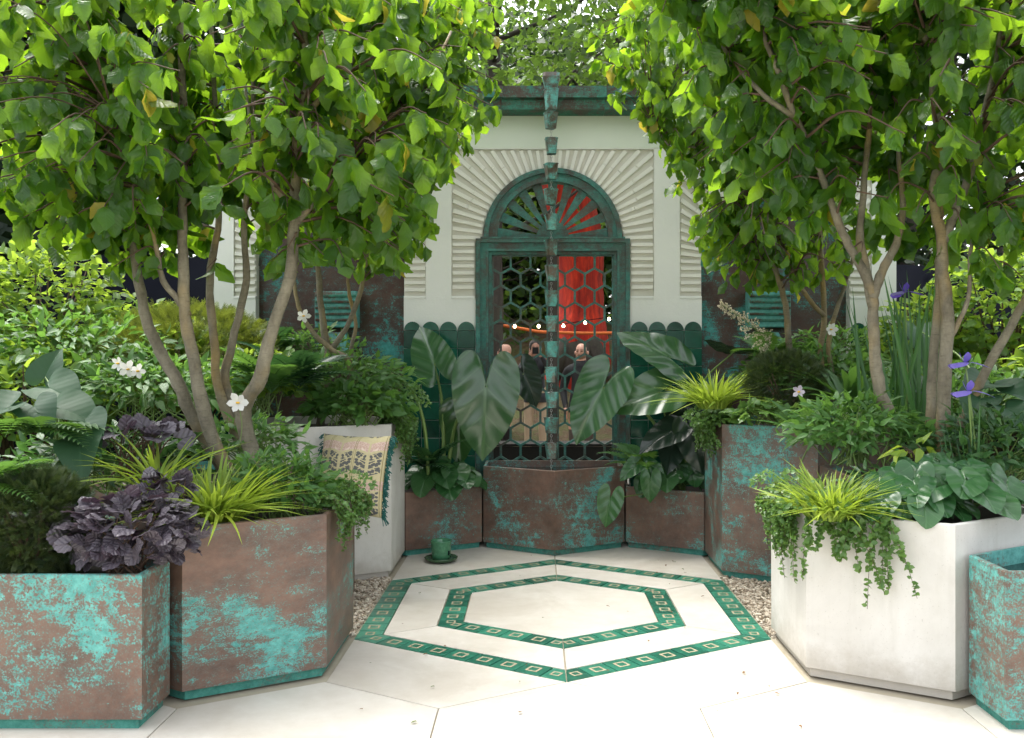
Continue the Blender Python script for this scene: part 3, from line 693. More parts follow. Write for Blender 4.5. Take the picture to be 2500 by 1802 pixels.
for k in range(11):
    a = R(5 + 17 * k); ca, sa = math.cos(a), math.sin(a); q = MB(); h0, h1 = .013, .041
    P = lambda rr, hh, y: (rr * ca - hh * sa, y, max(zf + .0005, zf + rr * sa + hh * ca))
    q.add([P(.12, -h0, .025), P(.47, -h1, .025), P(.47, h1, .025), P(.12, h0, .025), P(.12, -h0, .045), P(.47, -h1, .045), P(.47, h1, .045), P(.12, h0, .045)],
          [(0,1,2,3), (7,6,5,4), (0,4,5,1), (1,5,6,2), (2,6,7,3), (3,7,4,0)]); q.build('fan_ray', M['gate'], gate)
def lattice(side):
    m = MB(); p = .1655; rad = p / math.sqrt(3); vb = 1.5 * rad; bwid = .0185
    x_lo, x_hi, z_lo, z_hi = .04, .5075, .56, 2.3475
    segs = []
    x0 = .04 - .0                      # a column of upright bars half a pitch in from the stile
    for row in range(14):
        zc = 2.285 - row * vb - .5 * rad * 0
        off = (p * .88) if row % 2 == 0 else (p * .38)
        for i in range(-1, 4):
            x = x0 + off + i * p
            if x_lo - .09 < x < x_hi + .09:
                top, bot = (x, zc + rad / 2), (x, zc - rad / 2)
                segs.append((top, bot)); segs.append((top, (x + p/2, zc + rad))) ; segs.append((top, (x - p/2, zc + rad)))
    def clip(a, b):
        (xa, za), (xb, zb) = a, b; t0, t1 = 0., 1.; dx, dz = xb - xa, zb - za
        for pp, qq in ((-dx, xa - x_lo), (dx, x_hi - xa), (-dz, za - z_lo), (dz, z_hi - za)):
            if abs(pp) < 1e-9:
                if qq < 0: return None
            else:
                r = qq / pp
                if pp < 0: t0 = max(t0, r)
                else: t1 = min(t1, r)
        return None if t0 >= t1 else ((xa + dx*t0, za + dz*t0), (xa + dx*t1, za + dz*t1))
    for i, (a, b) in enumerate(segs):
        c = clip(a, b)
        if not c: continue
        (xa, za), (xb, zb) = c; d = Vector((xb - xa, zb - za))
        if d.length < .002: continue
        d.normalize(); nx, nz = -d.y * bwid/2, d.x * bwid/2; e = .0045; ya = .03 + (i % 3) * .0006
        xa -= d.x*e; za -= d.y*e; xb += d.x*e; zb += d.y*e
        Q = [(xa - nx, za - nz), (xb - nx, zb - nz), (xb + nx, zb + nz), (xa + nx, za + nz)]
        m.add([(side * x, ya, z) for x, z in Q] + [(side * x, .045, z) for x, z in Q], [(0,1,2,3), (7,6,5,4), (0,4,5,1), (1,5,6,2), (2,6,7,3), (3,7,4,0)])
    for a, b in (((x_lo, z_lo), (x_lo + .012, z_hi)), ((x_hi - .012, z_lo), (x_hi, z_hi)), ((x_lo, z_hi - .012), (x_hi, z_hi)), ((x_lo, z_lo), (x_hi, z_lo + .06))):
        xa, xb = sorted((side * a[0], side * b[0])); m.box((xa, .0285, a[1]), (xb, .0465, b[1]))
    m.build('lattice_leaf', M['gate'], gate)
lattice(1); lattice(-1)
m = MB(); m.box((-.0385, .026, .5), (.0385, .06, 2.3475)); m.build('reflected_chain_stile', M['reflected_chain'], gate)  # added upright standing in for the rain chain's mirror reflection
m = MB(); m.box((-.5075, .024, .5), (-.0385, .05, .60)); m.box((.0385, .024, .5), (.5075, .05, .60)); m.build('bottom_rail', M['gate'], gate)

# ------------------------------------------------------------------ rain chain
RC = Vector((-.022, 7.12, 0))
chain = empty('rain_chain', RC, 'copper rain chain of tapered cups hanging from the gutter', 'rain chain')
def cup_mesh(w0, w1, h, name, seg=4, rot=.3):
    m = MB(); n = 8
    def ringpts(w, z):
        out = []; c = w * .30
        base = [(-w + c, -w), (w - c, -w), (w, -w + c), (w, w - c), (w - c, w), (-w + c, w), (-w, w - c), (-w, -w + c)]
        return [(x * math.cos(rot) - y * math.sin(rot), x * math.sin(rot) + y * math.cos(rot), z) for x, y in base]
    m.v += ringpts(w1, -h) + ringpts(w0 - .003, -.008) + ringpts(w0, -.006) + ringpts(w0, 0) + ringpts(w0 - .004, 0) + ringpts(w1 - .004, -h + .004)
    for r_ in range(5):
        for k in range(n): m.f.append((r_*n + k, r_*n + (k+1) % n, (r_+1)*n + (k+1) % n, (r_+1)*n + k)); m.m.append(0)
    m.f.append(tuple(range(n - 1, -1, -1))); m.m.append(0)
    return m.mesh(name, M['rain_cup'])
M['rain_cup'] = copper('rain_cup_metal', -.1, .2, brown=(.10, .075, .06), teal=(.08, .42, .37), scl=5, rough=.35, metal=.4)
M['rain_funnel'] = M['rain_cup']
fm = MB()
zt = 3.70
for w, z in ((.066, zt), (.067, zt - .03), (.043, zt - .125), (.043, zt - .14)):
    c = w * .3
    base = [(-w + c, -w), (w - c, -w), (w, -w + c), (w, w), (-w, w), (-w, -w + c)]
    fm.v += [(x, y + .05, z) for x, y in base]
for r_ in range(3):
    for k in range(6): fm.f.append((r_*6 + k, r_*6 + (k+1) % 6, (r_+1)*6 + (k+1) % 6, (r_+1)*6 + k)); fm.m.append(0)
fm.f.append(tuple(range(18, 24))); fm.m.append(0)
fm.f.append(tuple(range(5, -1, -1))); fm.m.append(0)
fun = fm.build('funnel', M['rain_cup'], chain)
cm0 = cup_mesh(.052, .038, .16, 'cup'); cm = cup_mesh(.050, .035, .122, 'cup')
lk = MB()
def torus(m, c, r, t_, ax, seg=8, tt=4, st=1.5):
    pts = []
    for k in range(seg + 1):
        a = 2 * math.pi * k / seg; u, w = r * math.cos(a), r * st * math.sin(a)
        pts.append((c[0] + (u if ax == 0 else 0), c[1] + (u if ax else 0), c[2] + w))
    m.tube(pts, t_, tt, False)
for i in range(3): torus(lk, (0, 0, .012 + i * .021), .0075, .0022, i % 2)
for sx in (-1, 1): lk.tube([(0, 0, .006), (sx * .040, -.012, -.012)], .0018, 4)
lm = lk.mesh('link', M['chain'], True)
c0 = link('cup', cm0, chain, Matrix.Translation((0, 0, zt - .13)))
zc = 3.385
for i in range(14):
    if zc - .125 < .66: break
    c_ = link('cup', cm, chain, Matrix.Translation((rng.uniform(-.004, .004), rng.uniform(-.004, .004), zc)) @ Matrix.Rotation(rng.uniform(-.35, .25), 4, 'Z') @ Matrix.Rotation(rng.uniform(-.03, .03), 4, 'Y'))
    l_ = link('link', lm, chain, Matrix.Translation((0, 0, zc)))
    zc -= .1965
tl = MB()
z = zc + .14
k = 0
while z > .60: torus(tl, (0, 0, z), .0075, .0022, k % 2); z -= .021; k += 1
tl.build('chain_end', M['chain'], chain, True)

# ------------------------------------------------------------------ green cup on a saucer
pc = W(977, 1238, 6.72); pc.z = .002
pot = empty('garden_cup', pc, 'green glazed cup without handle standing on a saucer', 'cup')
M['pot'] = glazed('green_pot', (.03, .12, .06), (.09, .28, .15), .12, 20)
m = MB(); m.lathe([(.0, .016), (.052, .016), (.066, .022), (.07, .05), (.075, .145), (.078, .152), (.074, .155), (.068, .145), (.064, .05), (0, .045)], 32); m.build('cup_body', M['pot'], pot, True)
m = MB(); m.lathe([(0, 0), (.085, 0), (.112, .016), (.122, .030), (.117, .034), (.10, .022), (.06, .0155), (0, .0155)], 36); m.build('saucer', glazed('saucer_glaze', (.02, .055, .025), (.06, .13, .06), .25, 25), pot, True)
m = MB(); m.box((.056, -.052, .055), (.0665, -.0405, .085)); lab_o = m.build('paper_label', M['black'], pot)

# ------------------------------------------------------------------ cushion on a stool against the white planter
st = empty('garden_stool', (-1.50, 5.66, 0), 'dark wooden stool holding the patterned cushion above the gravel', 'stool')
M['wood'] = plain('dark_wood', (.10, .055, .03), .6, .3, 12)
m = MB(); m.box((-.22, -.17, .455), (.22, .17, .495)); m.build('seat', M['wood'], st)
for a in (-1, 1):
    for b in (-1, 1):
        m = MB(); m.box((a*.19 - .02, b*.14 - .02, 0), (a*.19 + .02, b*.14 + .02, .455)); m.build('leg', M['wood'], st)
t = NT('woven_pattern'); uv = t.new('ShaderNodeUVMap'); sp = t.new('ShaderNodeSeparateXYZ'); t.l.new(uv.outputs[0], sp.inputs[0])
U_ = t.math('MULTIPLY', sp.outputs[0], 2.55); V_ = t.math('MULTIPLY', sp.outputs[1], 2.05)
fu = t.math('ABSOLUTE', t.math('SUBTRACT', t.math('FRACT', U_), .5)); fv = t.math('FRACT', V_)
cb = t.new('ShaderNodeCombineXYZ'); t.l.new(fu, cb.inputs[0]); t.l.new(V_, cb.inputs[1])
def vor(scale, feat):
    n = t.new('ShaderNodeTexVoronoi'); n.feature = feat; n.inputs['Scale'].default_value = scale; t.l.new(cb.outputs[0], n.inputs['Vector']); return n
ve = vor(13, 'DISTANCE_TO_EDGE'); line = t.ramp(ve.outputs['Distance'], .05, .025)
band = lambda c, h: t.ramp(t.math('ABSOLUTE', t.math('SUBTRACT', fv, c)), h, h - .012)
arch = t.math('ADD', fv, t.math('MULTIPLY', t.math('MULTIPLY', fu, fu), .35))
pink_m = t.math('MULTIPLY', t.ramp(t.math('ABSOLUTE', t.math('SUBTRACT', arch, .78)), .12, .11), t.ramp(t.math('SUBTRACT', .47, fu), 0, .01))
n1 = t.math('SUBTRACT', fv, t.math('MULTIPLY', fu, -.22)); 
def bloom(cv, h): return t.math('MULTIPLY', t.ramp(t.math('ABSOLUTE', t.math('SUBTRACT', t.math('ADD', fv, t.math('MULTIPLY', fu, .28)), cv)), h, h - .01), t.ramp(t.math('ABSOLUTE', t.math('SUBTRACT', fu, .25)), .20, .185))
vp = t.new('ShaderNodeTexVoronoi'); vp.inputs['Scale'].default_value = 1.0; mpv = t.new('ShaderNodeMapping'); mpv.inputs['Scale'].default_value = (11, 17, 1); mpv.inputs['Rotation'].default_value = (0, 0, .5); t.l.new(cb.outputs[0], mpv.inputs[0]); t.l.new(mpv.outputs[0], vp.inputs['Vector'])
pet_ = t.ramp(vp.outputs['Distance'], .66, .58)
navy_m = t.math('MULTIPLY', pet_, t.math('MAXIMUM', t.math('MAXIMUM', bloom(.19, .085), bloom(.38, .09)), bloom(.57, .085)))
stem = t.math('MULTIPLY', t.ramp(t.math('ABSOLUTE', t.math('SUBTRACT', fu, .03)), .012, .006), 1.0)
c_ = t.mix(t.noise(t.obj(), 60, 4, .6), (.48, .41, .20), (.64, .57, .36))
c_ = t.mix(pink_m, c_, t.mix(line, (.56, .36, .31), (.76, .60, .52)))
c_ = t.mix(navy_m, c_, (.035, .05, .075))
c_ = t.mix(stem, c_, (.24, .19, .06))
wv = t.noise(t.obj(0, (1, 1, 1)), 420, 1, .5)
t.base(t.mix(.18, c_, t.mix(wv, (.1, .08, .05), (.8, .7, .5)))); t.put(t.b, 'Roughness', .9); t.bump(wv, .3, .002); M['weave'] = t.m
cuc = Vector((-1.30, 5.80, .497 + .255))
cush = empty('cushion', cuc, 'square cushion of pink gold and navy flower fabric with teal fringe', 'cushion', rz=R(-24))
cush.rotation_euler = (R(-12), 0, R(-22))
N = 22; V_l, F_l, U_l = [], [], []
for sgn in (-1, 1):
    b0 = len(V_l)
    for i in range(N + 1):
        for j in range(N + 1):
            u, w = i / N, j / N; a, b = 2*u - 1, 2*w - 1
            th = .085 * ((1 - abs(a) ** 2.6) * (1 - abs(b) ** 2.6)) ** .55
            pin = 1 - .05 * (1 - abs(a)) ** 0 * (b * b) * (1 - a * a) ; pin2 = 1 - .05 * (a * a) * (1 - b * b)
            V_l.append((a * .25 * pin2, sgn * th + .006 * math.sin(7 * u + 3 * w) * (1 - a*a) * (1 - b*b), b * .255 * pin)); U_l.append((u, w))
    for i in range(N):
        for j in range(N):
            q = (b0 + i*(N+1) + j, b0 + (i+1)*(N+1) + j, b0 + (i+1)*(N+1) + j + 1, b0 + i*(N+1) + j + 1)
            F_l.append(q if sgn < 0 else q[::-1])
link('cushion_cover', np_mesh('cushion_cover', np.array(V_l), np.array(F_l), np.array(U_l), M['weave']), cush)
fr = MB()
for k in range(330):
    w = rng.uniform(-1, 1); side = 1 if k < 240 else -1
    p0 = Vector((side * .248 * (1 - .05 * (1 - w*w)), rng.uniform(-.006, .006), w * .255)); d = Vector((side * rng.uniform(.6, 1), rng.uniform(-.5, .5), rng.uniform(-.8, .3))).normalized() * rng.uniform(.022, .045)
    if abs(w) > .9: d *= 1.5
    fr.tube([p0, p0 + d * .5, p0 + d * .9 + Vector((0, 0, -.012))], .0028, 4)
fo = fr.build('fringe', plain('teal_fringe', (.008, .10, .085), .8, .4, 60), cush); fo['kind'] = 'stuff'
# ------------------------------------------------------------------ mirror reflection built as a garden beyond the gate: bank, red-lit tree, rope, lights, visitors
bk = MB(); nx, ny = 36, 16
def bank_z(x, y):
    t_ = max(0, min(1, (y - 15.0) / 5.5)); t_ = t_ * t_ * (3 - 2 * t_)
    return -.055 + 2.35 * t_ + (.10 * math.sin(x * 1.7 + y) + .06 * math.sin(x * 4.1 - y * 2.3)) * t_
for j in range(ny + 1):
    for i in range(nx + 1): x = -18 + i; y = 14.2 + j * 1.2; bk.v.append((x, y, bank_z(x, y)))
for j in range(ny):
    for i in range(nx): bk.f.append((j*(nx+1) + i, j*(nx+1) + i + 1, (j+1)*(nx+1) + i + 1, (j+1)*(nx+1) + i)); bk.m.append(0)
t = NT('bank_soil'); v = t.obj(); t.base(t.mix(t.ramp(t.noise(v, 3, 7, .7), .42, .6), (.085, .05, .026), (.07, .085, .02))); t.put(t.b, 'Roughness', .95); t.bump(t.noise(v, 9, 6, .7), .8, .08)
tag(bk.build('bank', t.m, None, True), kind='structure')
fp = MB(); fp.poly([(-5, 8.2, -.02), (5, 8.2, -.02), (5, 14.2, -.02), (-5, 14.2, -.02)]); tag(fp.build('path', plain('pale_path', (.26, .21, .15), .8, .12, 3)), kind='structure')
lg = empty('reflected_ledge', (0, 8.75, 0), 'low black slatted ledge standing in for the reflection at the foot of the lattice', 'ledge')  # added slats in place of the planter back reflected low in the mirror
for k in range(5):
    b = MB(); b.box((-1.1, -.02 + .006 * (k % 2), .016 + k * .125), (1.1, .02, .139 + k * .125)); b.build('slat', M['ledge'], lg)
b = MB(); b.box((-1.15, -.03, .645), (1.15, .30, .668)); b.build('ledge_top', M['ledge'], lg)
for s in (-1, 1): b = MB(); b.box((s * 1.0 - .03, .021, 0), (s * 1.0 + .03, .08, .644)); b.build('post', M['ledge'], lg)

def person(name, label, loc, rz, jacket, trousers, skin=(.52, .29, .20), pose='stand', hair=None, scale=.965, beard=None, head_turn=0):
    V, E, Rr, part = [], [], [], []
    def vtx(p, r, par=None, tag_='j'):
        V.append(p); Rr.append(r if isinstance(r, tuple) else (r, r)); part.append(tag_)
        if par is not None: E.append((par, len(V) - 1))
        return len(V) - 1
    pel = vtx((0, 0, .96), (.155, .115)); w_ = vtx((0, 0, 1.12), (.15, .105), pel); ch = vtx((0, -.005, 1.30), (.175, .12), w_); up = vtx((0, 0, 1.42), (.13, .095), ch)
    nk = vtx((0, -.005, 1.50), (.062, .062), up); h1 = vtx((0, -.02, 1.555), (.062, .07), nk, 's'); h2 = vtx((0, -.018, 1.615), (.076, .092), h1, 's'); h3 = vtx((0, -.008, 1.675), (.076, .094), h2, 's'); h4 = vtx((0, -.002, 1.72), (.058, .07), h3, 's'); vtx((0, 0, 1.742), (.025, .03), h4, 's')
    for s in (-1, 1):
        hp = vtx((s * .095, 0, .90), (.088, .092), pel, 't'); kn = vtx((s * .105, -.015, .50), (.062, .066), hp, 't'); an = vtx((s * .11, .02, .10), (.05, .055), kn, 't'); vtx((s * .12, -.12, .04), (.045, .035), an, 'h')
        sh = vtx((s * .185, 0, 1.40), (.07, .07), up)
        if pose == 'camera':
            el = vtx((s * .27, -.12, 1.19), (.056, .056), sh); wr = vtx((s * .10, -.27, 1.50), (.036, .036), el); hd = vtx((s * .065, -.29, 1.55), (.034, .018), wr, 's'); fd = Vector((-s * .55, .05, .8))
        elif pose == 'pocket':
            el = vtx((s * .27, .06, 1.13), (.056, .056), sh); wr = vtx((s * .20, -.06, .92), (.038, .038), el); hd = vtx((s * .185, -.09, .85), (.036, .02), wr, 's'); fd = Vector((-s * .1, -.1, -1))
        else:
            el = vtx((s * .245, .02, 1.12), (.056, .056), sh); wr = vtx((s * .235, -.06, .88), (.036, .036), el); hd = vtx((s * .23, -.075, .81), (.036, .02), wr, 's'); fd = Vector((0, -.15, -1))
        fd.normalize(); side_ = Vector((0, 1, 0)).cross(fd).normalized() if pose == 'camera' else Vector((0, 1, 0))
        base = Vector(V[hd])
        for k in range(4):
            o_ = side_ * ((k - 1.5) * .017); a = vtx(tuple(base + fd * .045 + o_), .0095, hd, 's'); b_ = vtx(tuple(base + fd * (.075 + .006 * (k in (1, 2))) + o_ + Vector((0, .008, 0))), .0085, a, 's'); vtx(tuple(base + fd * (.095 + .008 * (k in (1, 2))) + o_ + Vector((0, .02, 0))), .007, b_, 's')
        a = vtx(tuple(base + fd * .01 - side_ * .035), .011, hd, 's'); vtx(tuple(base + fd * .045 - side_ * .048), .009, a, 's')
    me = bpy.data.meshes.new('body'); me.from_pydata([tuple(p) for p in V], E, [])
    ob = bpy.data.objects.new('body_tmp', me); col.objects.link(ob)
    sk = ob.modifiers.new('skin', 'SKIN'); sb = ob.modifiers.new('sub', 'SUBSURF'); sb.levels = sb.render_levels = 2; sk.use_smooth_shade = True
    for i, sv_ in enumerate(me.skin_vertices[0].data): sv_.radius = Rr[i]; sv_.use_root = (i == 0)
    dg = bpy.context.evaluated_depsgraph_get(); dg.update()
    bm_ = bpy.data.meshes.new_from_object(ob.evaluated_get(dg)); bpy.data.objects.remove(ob)
    bm_.materials.clear()
    for mt in (jacket, trousers, skin, M['ledge']): bm_.materials.append(mt)
    Vn = np.array(V); mi = {'j': 0, 't': 1, 's': 2, 'h': 3}; pi = np.array([mi[p] for p in part])
    cen = np.empty(len(bm_.polygons) * 3); bm_.polygons.foreach_get('center', cen); cen = cen.reshape(-1, 3)
    idx = pi[np.argmin(((cen[:, None] - Vn[None]) ** 2).sum(2), 1)]
    idx[(cen[:, 2] < .95) & (idx == 0) & (np.abs(cen[:, 0]) < .19)] = 1
    bm_.polygons.foreach_set('material_index', idx.astype(np.int32)); bm_.polygons.foreach_set('use_smooth', np.ones(len(idx), dtype=bool))
    e = empty(name, loc, label, 'person', rz=rz); e.scale = (scale,) * 3
    bm_.name = 'body'; link('body', bm_, e)
    # face: nose, eyes, brows, mouth, ears
    f = MB(); f.lathe([(.0, .035), (.008, .02), (.014, -.005), (.012, -.016), (0, -.02)], 8, (0, -.112, 1.615)); f.build('nose', skin, e, True)
    for s in (-1, 1):
        f = MB(); f.lathe([(0, .028), (.012, .02), (.016, 0), (.010, -.022), (0, -.03)], 8, (s * .082, .005, 1.62)); f.build('ear', skin, e, True)
        f = MB(); f.box((s*.031 - .014, -.1085, 1.637), (s*.031 + .014, -.095, 1.645)); f.build('eye', M['ledge'], e)
        f = MB(); f.box((s*.031 - .018, -.108, 1.656), (s*.031 + .018, -.095, 1.662)); f.build('eyebrow', M['wood'], e)
    f = MB(); f.box((-.024, -.1045, 1.567), (.024, -.085, 1.575)); f.build('mouth', plain('lip', (.30, .10, .08), .6), e)
    # clothes: open jacket collar and hem
    f = MB(); f.lathe([(.085, 0), (.078, .035), (.082, .06), (.09, .03), (.098, -.01)], 16, (0, 0, 1.455)); f.build('collar', jacket, e, True)
    f = MB(); f.lathe([(.172, .0), (.178, .06), (.172, .14), (.165, .14), (.168, 0)], 18, (0, 0, .84)); hm = f.build('jacket_hem', jacket, e, True); hm.scale = (1.0, .76, 1)
    if hair:
        f = MB(); f.lathe([(.086, -.06), (.094, -.02), (.092, .03), (.072, .07), (.03, .092), (0, .096)], 16, (0, .016, 1.675)); h = f.build('hair', hair, e, True); 
    if beard:
        f = MB(); f.lathe([(0, -.052), (.045, -.045), (.066, -.015), (.07, .015), (.06, .012), (0, .0)], 14, (0, -.035, 1.575)); f.build('beard', beard, e, True)
    if pose == 'camera':
        f = MB(); f.box((-.045, -.325, 1.555), (.045, -.31, 1.65), .002); f.build('phone', M['ledge'], e)
    return e
skin_m = plain('skin', (.50, .27, .19), .5, .06, 30); skin_d = plain('skin_tan', (.36, .18, .115), .5, .06, 30)
gp = M['ledge']
person('person', 'bald man in dark jacket seen in profile behind the lattice', (W(1121, 760, 12.2).x, 12.2, -.02), R(-80), plain('olive_jacket', (.03, .03, .022), .85, .2, 8), gp, skin_m)
person('person', 'person in black jacket and beige trousers raising a phone behind the lattice', (W(1186, 760, 13.6).x, 13.6, -.02), 0, plain('black_jacket', (.014, .015, .018), .55, .3, 8), plain('beige_trousers', (.44, .33, .22), .85, .15, 10), skin_d, 'camera', plain('dark_hair', (.02, .014, .01), .6, .3, 40), 1.0)
person('person', 'bearded bald man in black coat facing the gate beside red trunk', (W(1288, 760, 11.6).x, 11.6, -.02), R(-18), plain('black_coat', (.010, .010, .011), .8, .3, 8), plain('brown_trousers', (.06, .045, .035), .85, .2, 8), skin_m, 'pocket', None, .965, plain('beard', (.16, .09, .05), .9, .3, 60))

# tree leaning behind the visitors, red light put into its bark colour
def trunk_mesh(pts, rad, seg=14, flute=.06, seed=0):
    m = MB(); pts = catmull(pts, 5); n = len(pts); rr = np.interp(np.linspace(0, 1, n), np.linspace(0, 1, len(rad)), rad)
    m.tube(pts, list(rr), seg)
    r = random.Random(seed); ph = [r.uniform(-1, 1) for _ in range(seg)]
    for i in range(n):
        for k in range(seg):
            q = Vector(m.v[i*seg + k]); c = pts[i]; m.v[i*seg + k] = tuple(c + (q - c) * (1 + flute * (ph[k] + .5 * math.sin(i * 1.3 + k * 2.1))))
    return m
rt = empty('red_lit_tree', W(1290, 740, 18), 'tree with orange red light coloured into its trunk behind the lattice', 'tree')
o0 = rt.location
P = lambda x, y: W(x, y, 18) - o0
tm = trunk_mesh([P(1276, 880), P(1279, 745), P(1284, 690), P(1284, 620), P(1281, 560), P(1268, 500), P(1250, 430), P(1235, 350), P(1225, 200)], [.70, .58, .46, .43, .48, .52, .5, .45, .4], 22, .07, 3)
for k in range(5):
    rtm = MB(); rtm.tube([P(1272 + k * 5, 735) + Vector((0, -.25, 0)), P(1250 + k * 15, 775) + Vector((0, -.5, 0)), P(1222 + k * 28, 840) + Vector((0, -.6, 0))], [.16, .2, .12], 8); rtm.build('root', M['bark_far'], rt, True)
tm.build('trunk', M['bark_red_lit'], rt, True)
# barrier rope with posts, and the string of bulbs
rp = empty('barrier_rope', W(1210, 733, 16.6), 'orange barrier rope strung across the bank behind the visitors', 'rope'); ro_ = rp.location
q = [W(1080, 718, 16.6), W(1120, 722, 16.6), W(1160, 729, 16.6), W(1196, 735, 16.6), W(1240, 737, 16.6), W(1290, 738, 16.6), W(1340, 738, 16.6), W(1372, 737, 16.6)]
m = MB(); m.tube([p - ro_ for p in catmull(q, 4)], .028, 8); m.build('rope', plain('orange_rope', (.72, .16, .03), .7, .2, 20), rp, True)
for x in (1075, 1216, 1378):
    a = W(x, 733, 16.64); m = MB(); m.tube([Vector((a.x, 16.66, bank_z(a.x, 16.66) - .1)) - ro_, Vector((a.x, 16.66, a.z + .06)) - ro_], .03, 8); m.build('post', M['bark_far'], rp)
sl = empty('string_lights', W(1225, 715, 14.6), 'string of small warm bulbs hanging above the rope', 'string lights'); so_ = sl.location
t = NT('bulb_glow'); t.put(t.b, 'Emission Color', (1, .78, .45, 1)); t.put(t.b, 'Emission Strength', 9); t.base((1, .9, .7)); M['bulb'] = t.m
bl = [(1085, 721), (1140, 723), (1193, 723), (1248, 722), (1296, 715), (1349, 707)]
m = MB(); m.tube([p - so_ for p in catmull([W(1040, 705, 14.6)] + [W(x, y - 5, 14.6) for x, y in bl] + [W(1400, 690, 14.6)], 3)], .006, 4); m.build('wire', M['black'], sl)
for x, y in bl:
    p = W(x, y, 14.6) - so_; m = MB(); m.lathe([(0, -.026), (.017, -.018), (.023, 0), (.015, .018), (.008, .028)], 10, p); b_ = m.build('bulb', M['bulb'], sl, True)
    m = MB(); m.lathe([(.0, .05), (.009, .05), (.009, .0285), (0, .0285)], 8, p); m.build('socket', M['black'], b_)
for s, x0, x1 in ((-1, 1040, 0), (1, 1400, 0)):
    a = W(x0, 690 if s > 0 else 705, 14.6); m = MB(); m.tube([Vector((a.x, 14.6, -.04)) - so_, Vector((a.x, 14.6, a.z + .1)) - so_], .03, 8); m.build('post', M['bark_far'], sl)

# ------------------------------------------------------------------ large trees and screens beyond the pavilion
def big_tree(label, x, y, h, r, n, mat, leafsize=.12, clumps=40, zlow=2.5, trunk_r=.2, lean=0, dark=None, seed=0):
    rr = random.Random(seed); e = empty('woodland_tree', (x, y, 0), label, 'tree', 'tall trees beyond the pavilion'); org = e.location
    z0 = bank_z(x, y) if abs(x) < 18 and 14.2 < y < 33 else -.06
    top = [(lean * k / 5 + rr.uniform(-.1, .1), rr.uniform(-.1, .1), z0 - .1 + (h * .8 + .1 - z0) * k / 5) for k in range(6)]
    m = trunk_mesh(top, [trunk_r * 1.3, trunk_r, trunk_r * .9, trunk_r * .7, trunk_r * .5, trunk_r * .2], 12, .04, seed)
    cl = []
    for k in range(clumps):
        zz = zlow + (h - zlow) * rr.random() ** .8; f = (zz - zlow) / (h - zlow)
        rad = r * (math.sin(math.pi * min(1, .18 + .8 * f)) ** .7) * (rr.random() ** .5); a = rr.uniform(0, 6.283)
        c = Vector((lean * f + rad * math.cos(a), rad * math.sin(a), zz)); cl.append(c)
        if k % 2 == 0: b = Vector((lean * f, 0, max(z0 + 1, zz - rad * .6))); m.tube([b, (b + c) / 2 + Vector((0, 0, -.15)), c], [trunk_r * .22, trunk_r * .14, .012], 5)
    m.build('trunk', M['bark_far'], e, True)
    it = []
    for k in range(n):
        c = rr.choice(cl); d = Vector((rr.gauss(0, 1), rr.gauss(0, 1), rr.gauss(0, .7))) * (r * .17)
        it.append((c + d + org, Vector((rr.gauss(0, 1), rr.gauss(0, 1), rr.gauss(-.3, .6))), Vector((rr.gauss(0, .7), rr.gauss(0, .7), 1)), leafsize * rr.uniform(.6, 1.3)))
    leaves(e, 'far', it, mat, 0, stuff='crown')
big_tree('tall tree with pale grey trunk rising behind the copper gutter', -1.05, 16, 11.5, 3.4, 7500, M['far_leaf'], .15, 46, 4.2, .24, .3, seed=1)
big_tree('broad tree spreading its crown behind the rain chain', 2.6, 18, 12, 4.0, 8000, M['far_leaf'], .16, 52, 3.6, .22, seed=2)
big_tree('dark evergreen tree standing beyond the bright hedge', -7.4, 11.6, 9, 2.6, 15000, M['far_dark'], .22, 110, .6, .2, seed=3)
big_tree('dark evergreen tree with a dense low crown beside the black screen', -5.6, 10.9, 8, 2.0, 12000, M['far_dark'], .2, 90, .8, .16, seed=9)
big_tree('dark leafy tree beyond the black screen', -4.3, 13.5, 9, 2.6, 10000, M['far_leaf'], .24, 80, 1.6, .22, seed=4)
big_tree('dense tree beyond the pavilion and the iris bed', 6.6, 13.5, 10, 3.0, 7500, M['far_leaf'], .14, 48, 1.2, .2, seed=5)
big_tree('dark shade tree crowding behind the screen beyond the iris bed', 4.5, 11.6, 8, 1.9, 9000, M['far_dark'], .2, 80, 1.0, .16, seed=10)
big_tree('low shade tree overhanging the bank behind the rope', -1.5, 22, 8, 3.6, 9000, M['far_leaf'], .26, 90, 1.2, .2, seed=6)
big_tree('low shade tree with mossy crown behind the red trunk', 2.9, 22.5, 8, 3.6, 9000, M['far_leaf'], .26, 90, 1.2, .2, seed=7)
big_tree('far wood edge tree filling the gap under the gutter line', .4, 27, 10, 5.5, 14000, M['far_dark'], .34, 110, 1.5, .3, seed=8)
def screen(x0, x1, y, z1, label):
    e = empty('screen_fence', ((x0 + x1) / 2, y, 0), label, 'fence'); w = (x1 - x0) / 2
    n = 24; m = MB()
    for i in range(n + 1):
        x = -w + 2 * w * i / n; yy = .03 * math.sin(i * 1.9)
        m.v += [(x, yy, .0), (x, yy + .008, z1 - .03 + .02 * math.sin(i * 1.1))]
    for i in range(n): m.f.append((2*i, 2*i + 2, 2*i + 3, 2*i + 1)); m.m.append(0)
    f = m.build('fabric', M['black'], e, True); so = f.modifiers.new('thick', 'SOLIDIFY'); so.thickness = .004
    for i in range(4):
        x = -w + 2 * w * (i + .02 * (i == 0)) / 3; p = MB(); p.tube([(x, .06, -.06), (x, .06, z1 + .05)], .035, 8); p.build('post', M['ledge'], e)
screen(-9.5, -3.1, 9.4, 2.55, 'black fabric screen fence behind the bright hedge')
screen(3.1, 9.5, 9.4, 2.45, 'black fabric screen fence beyond the iris bed')
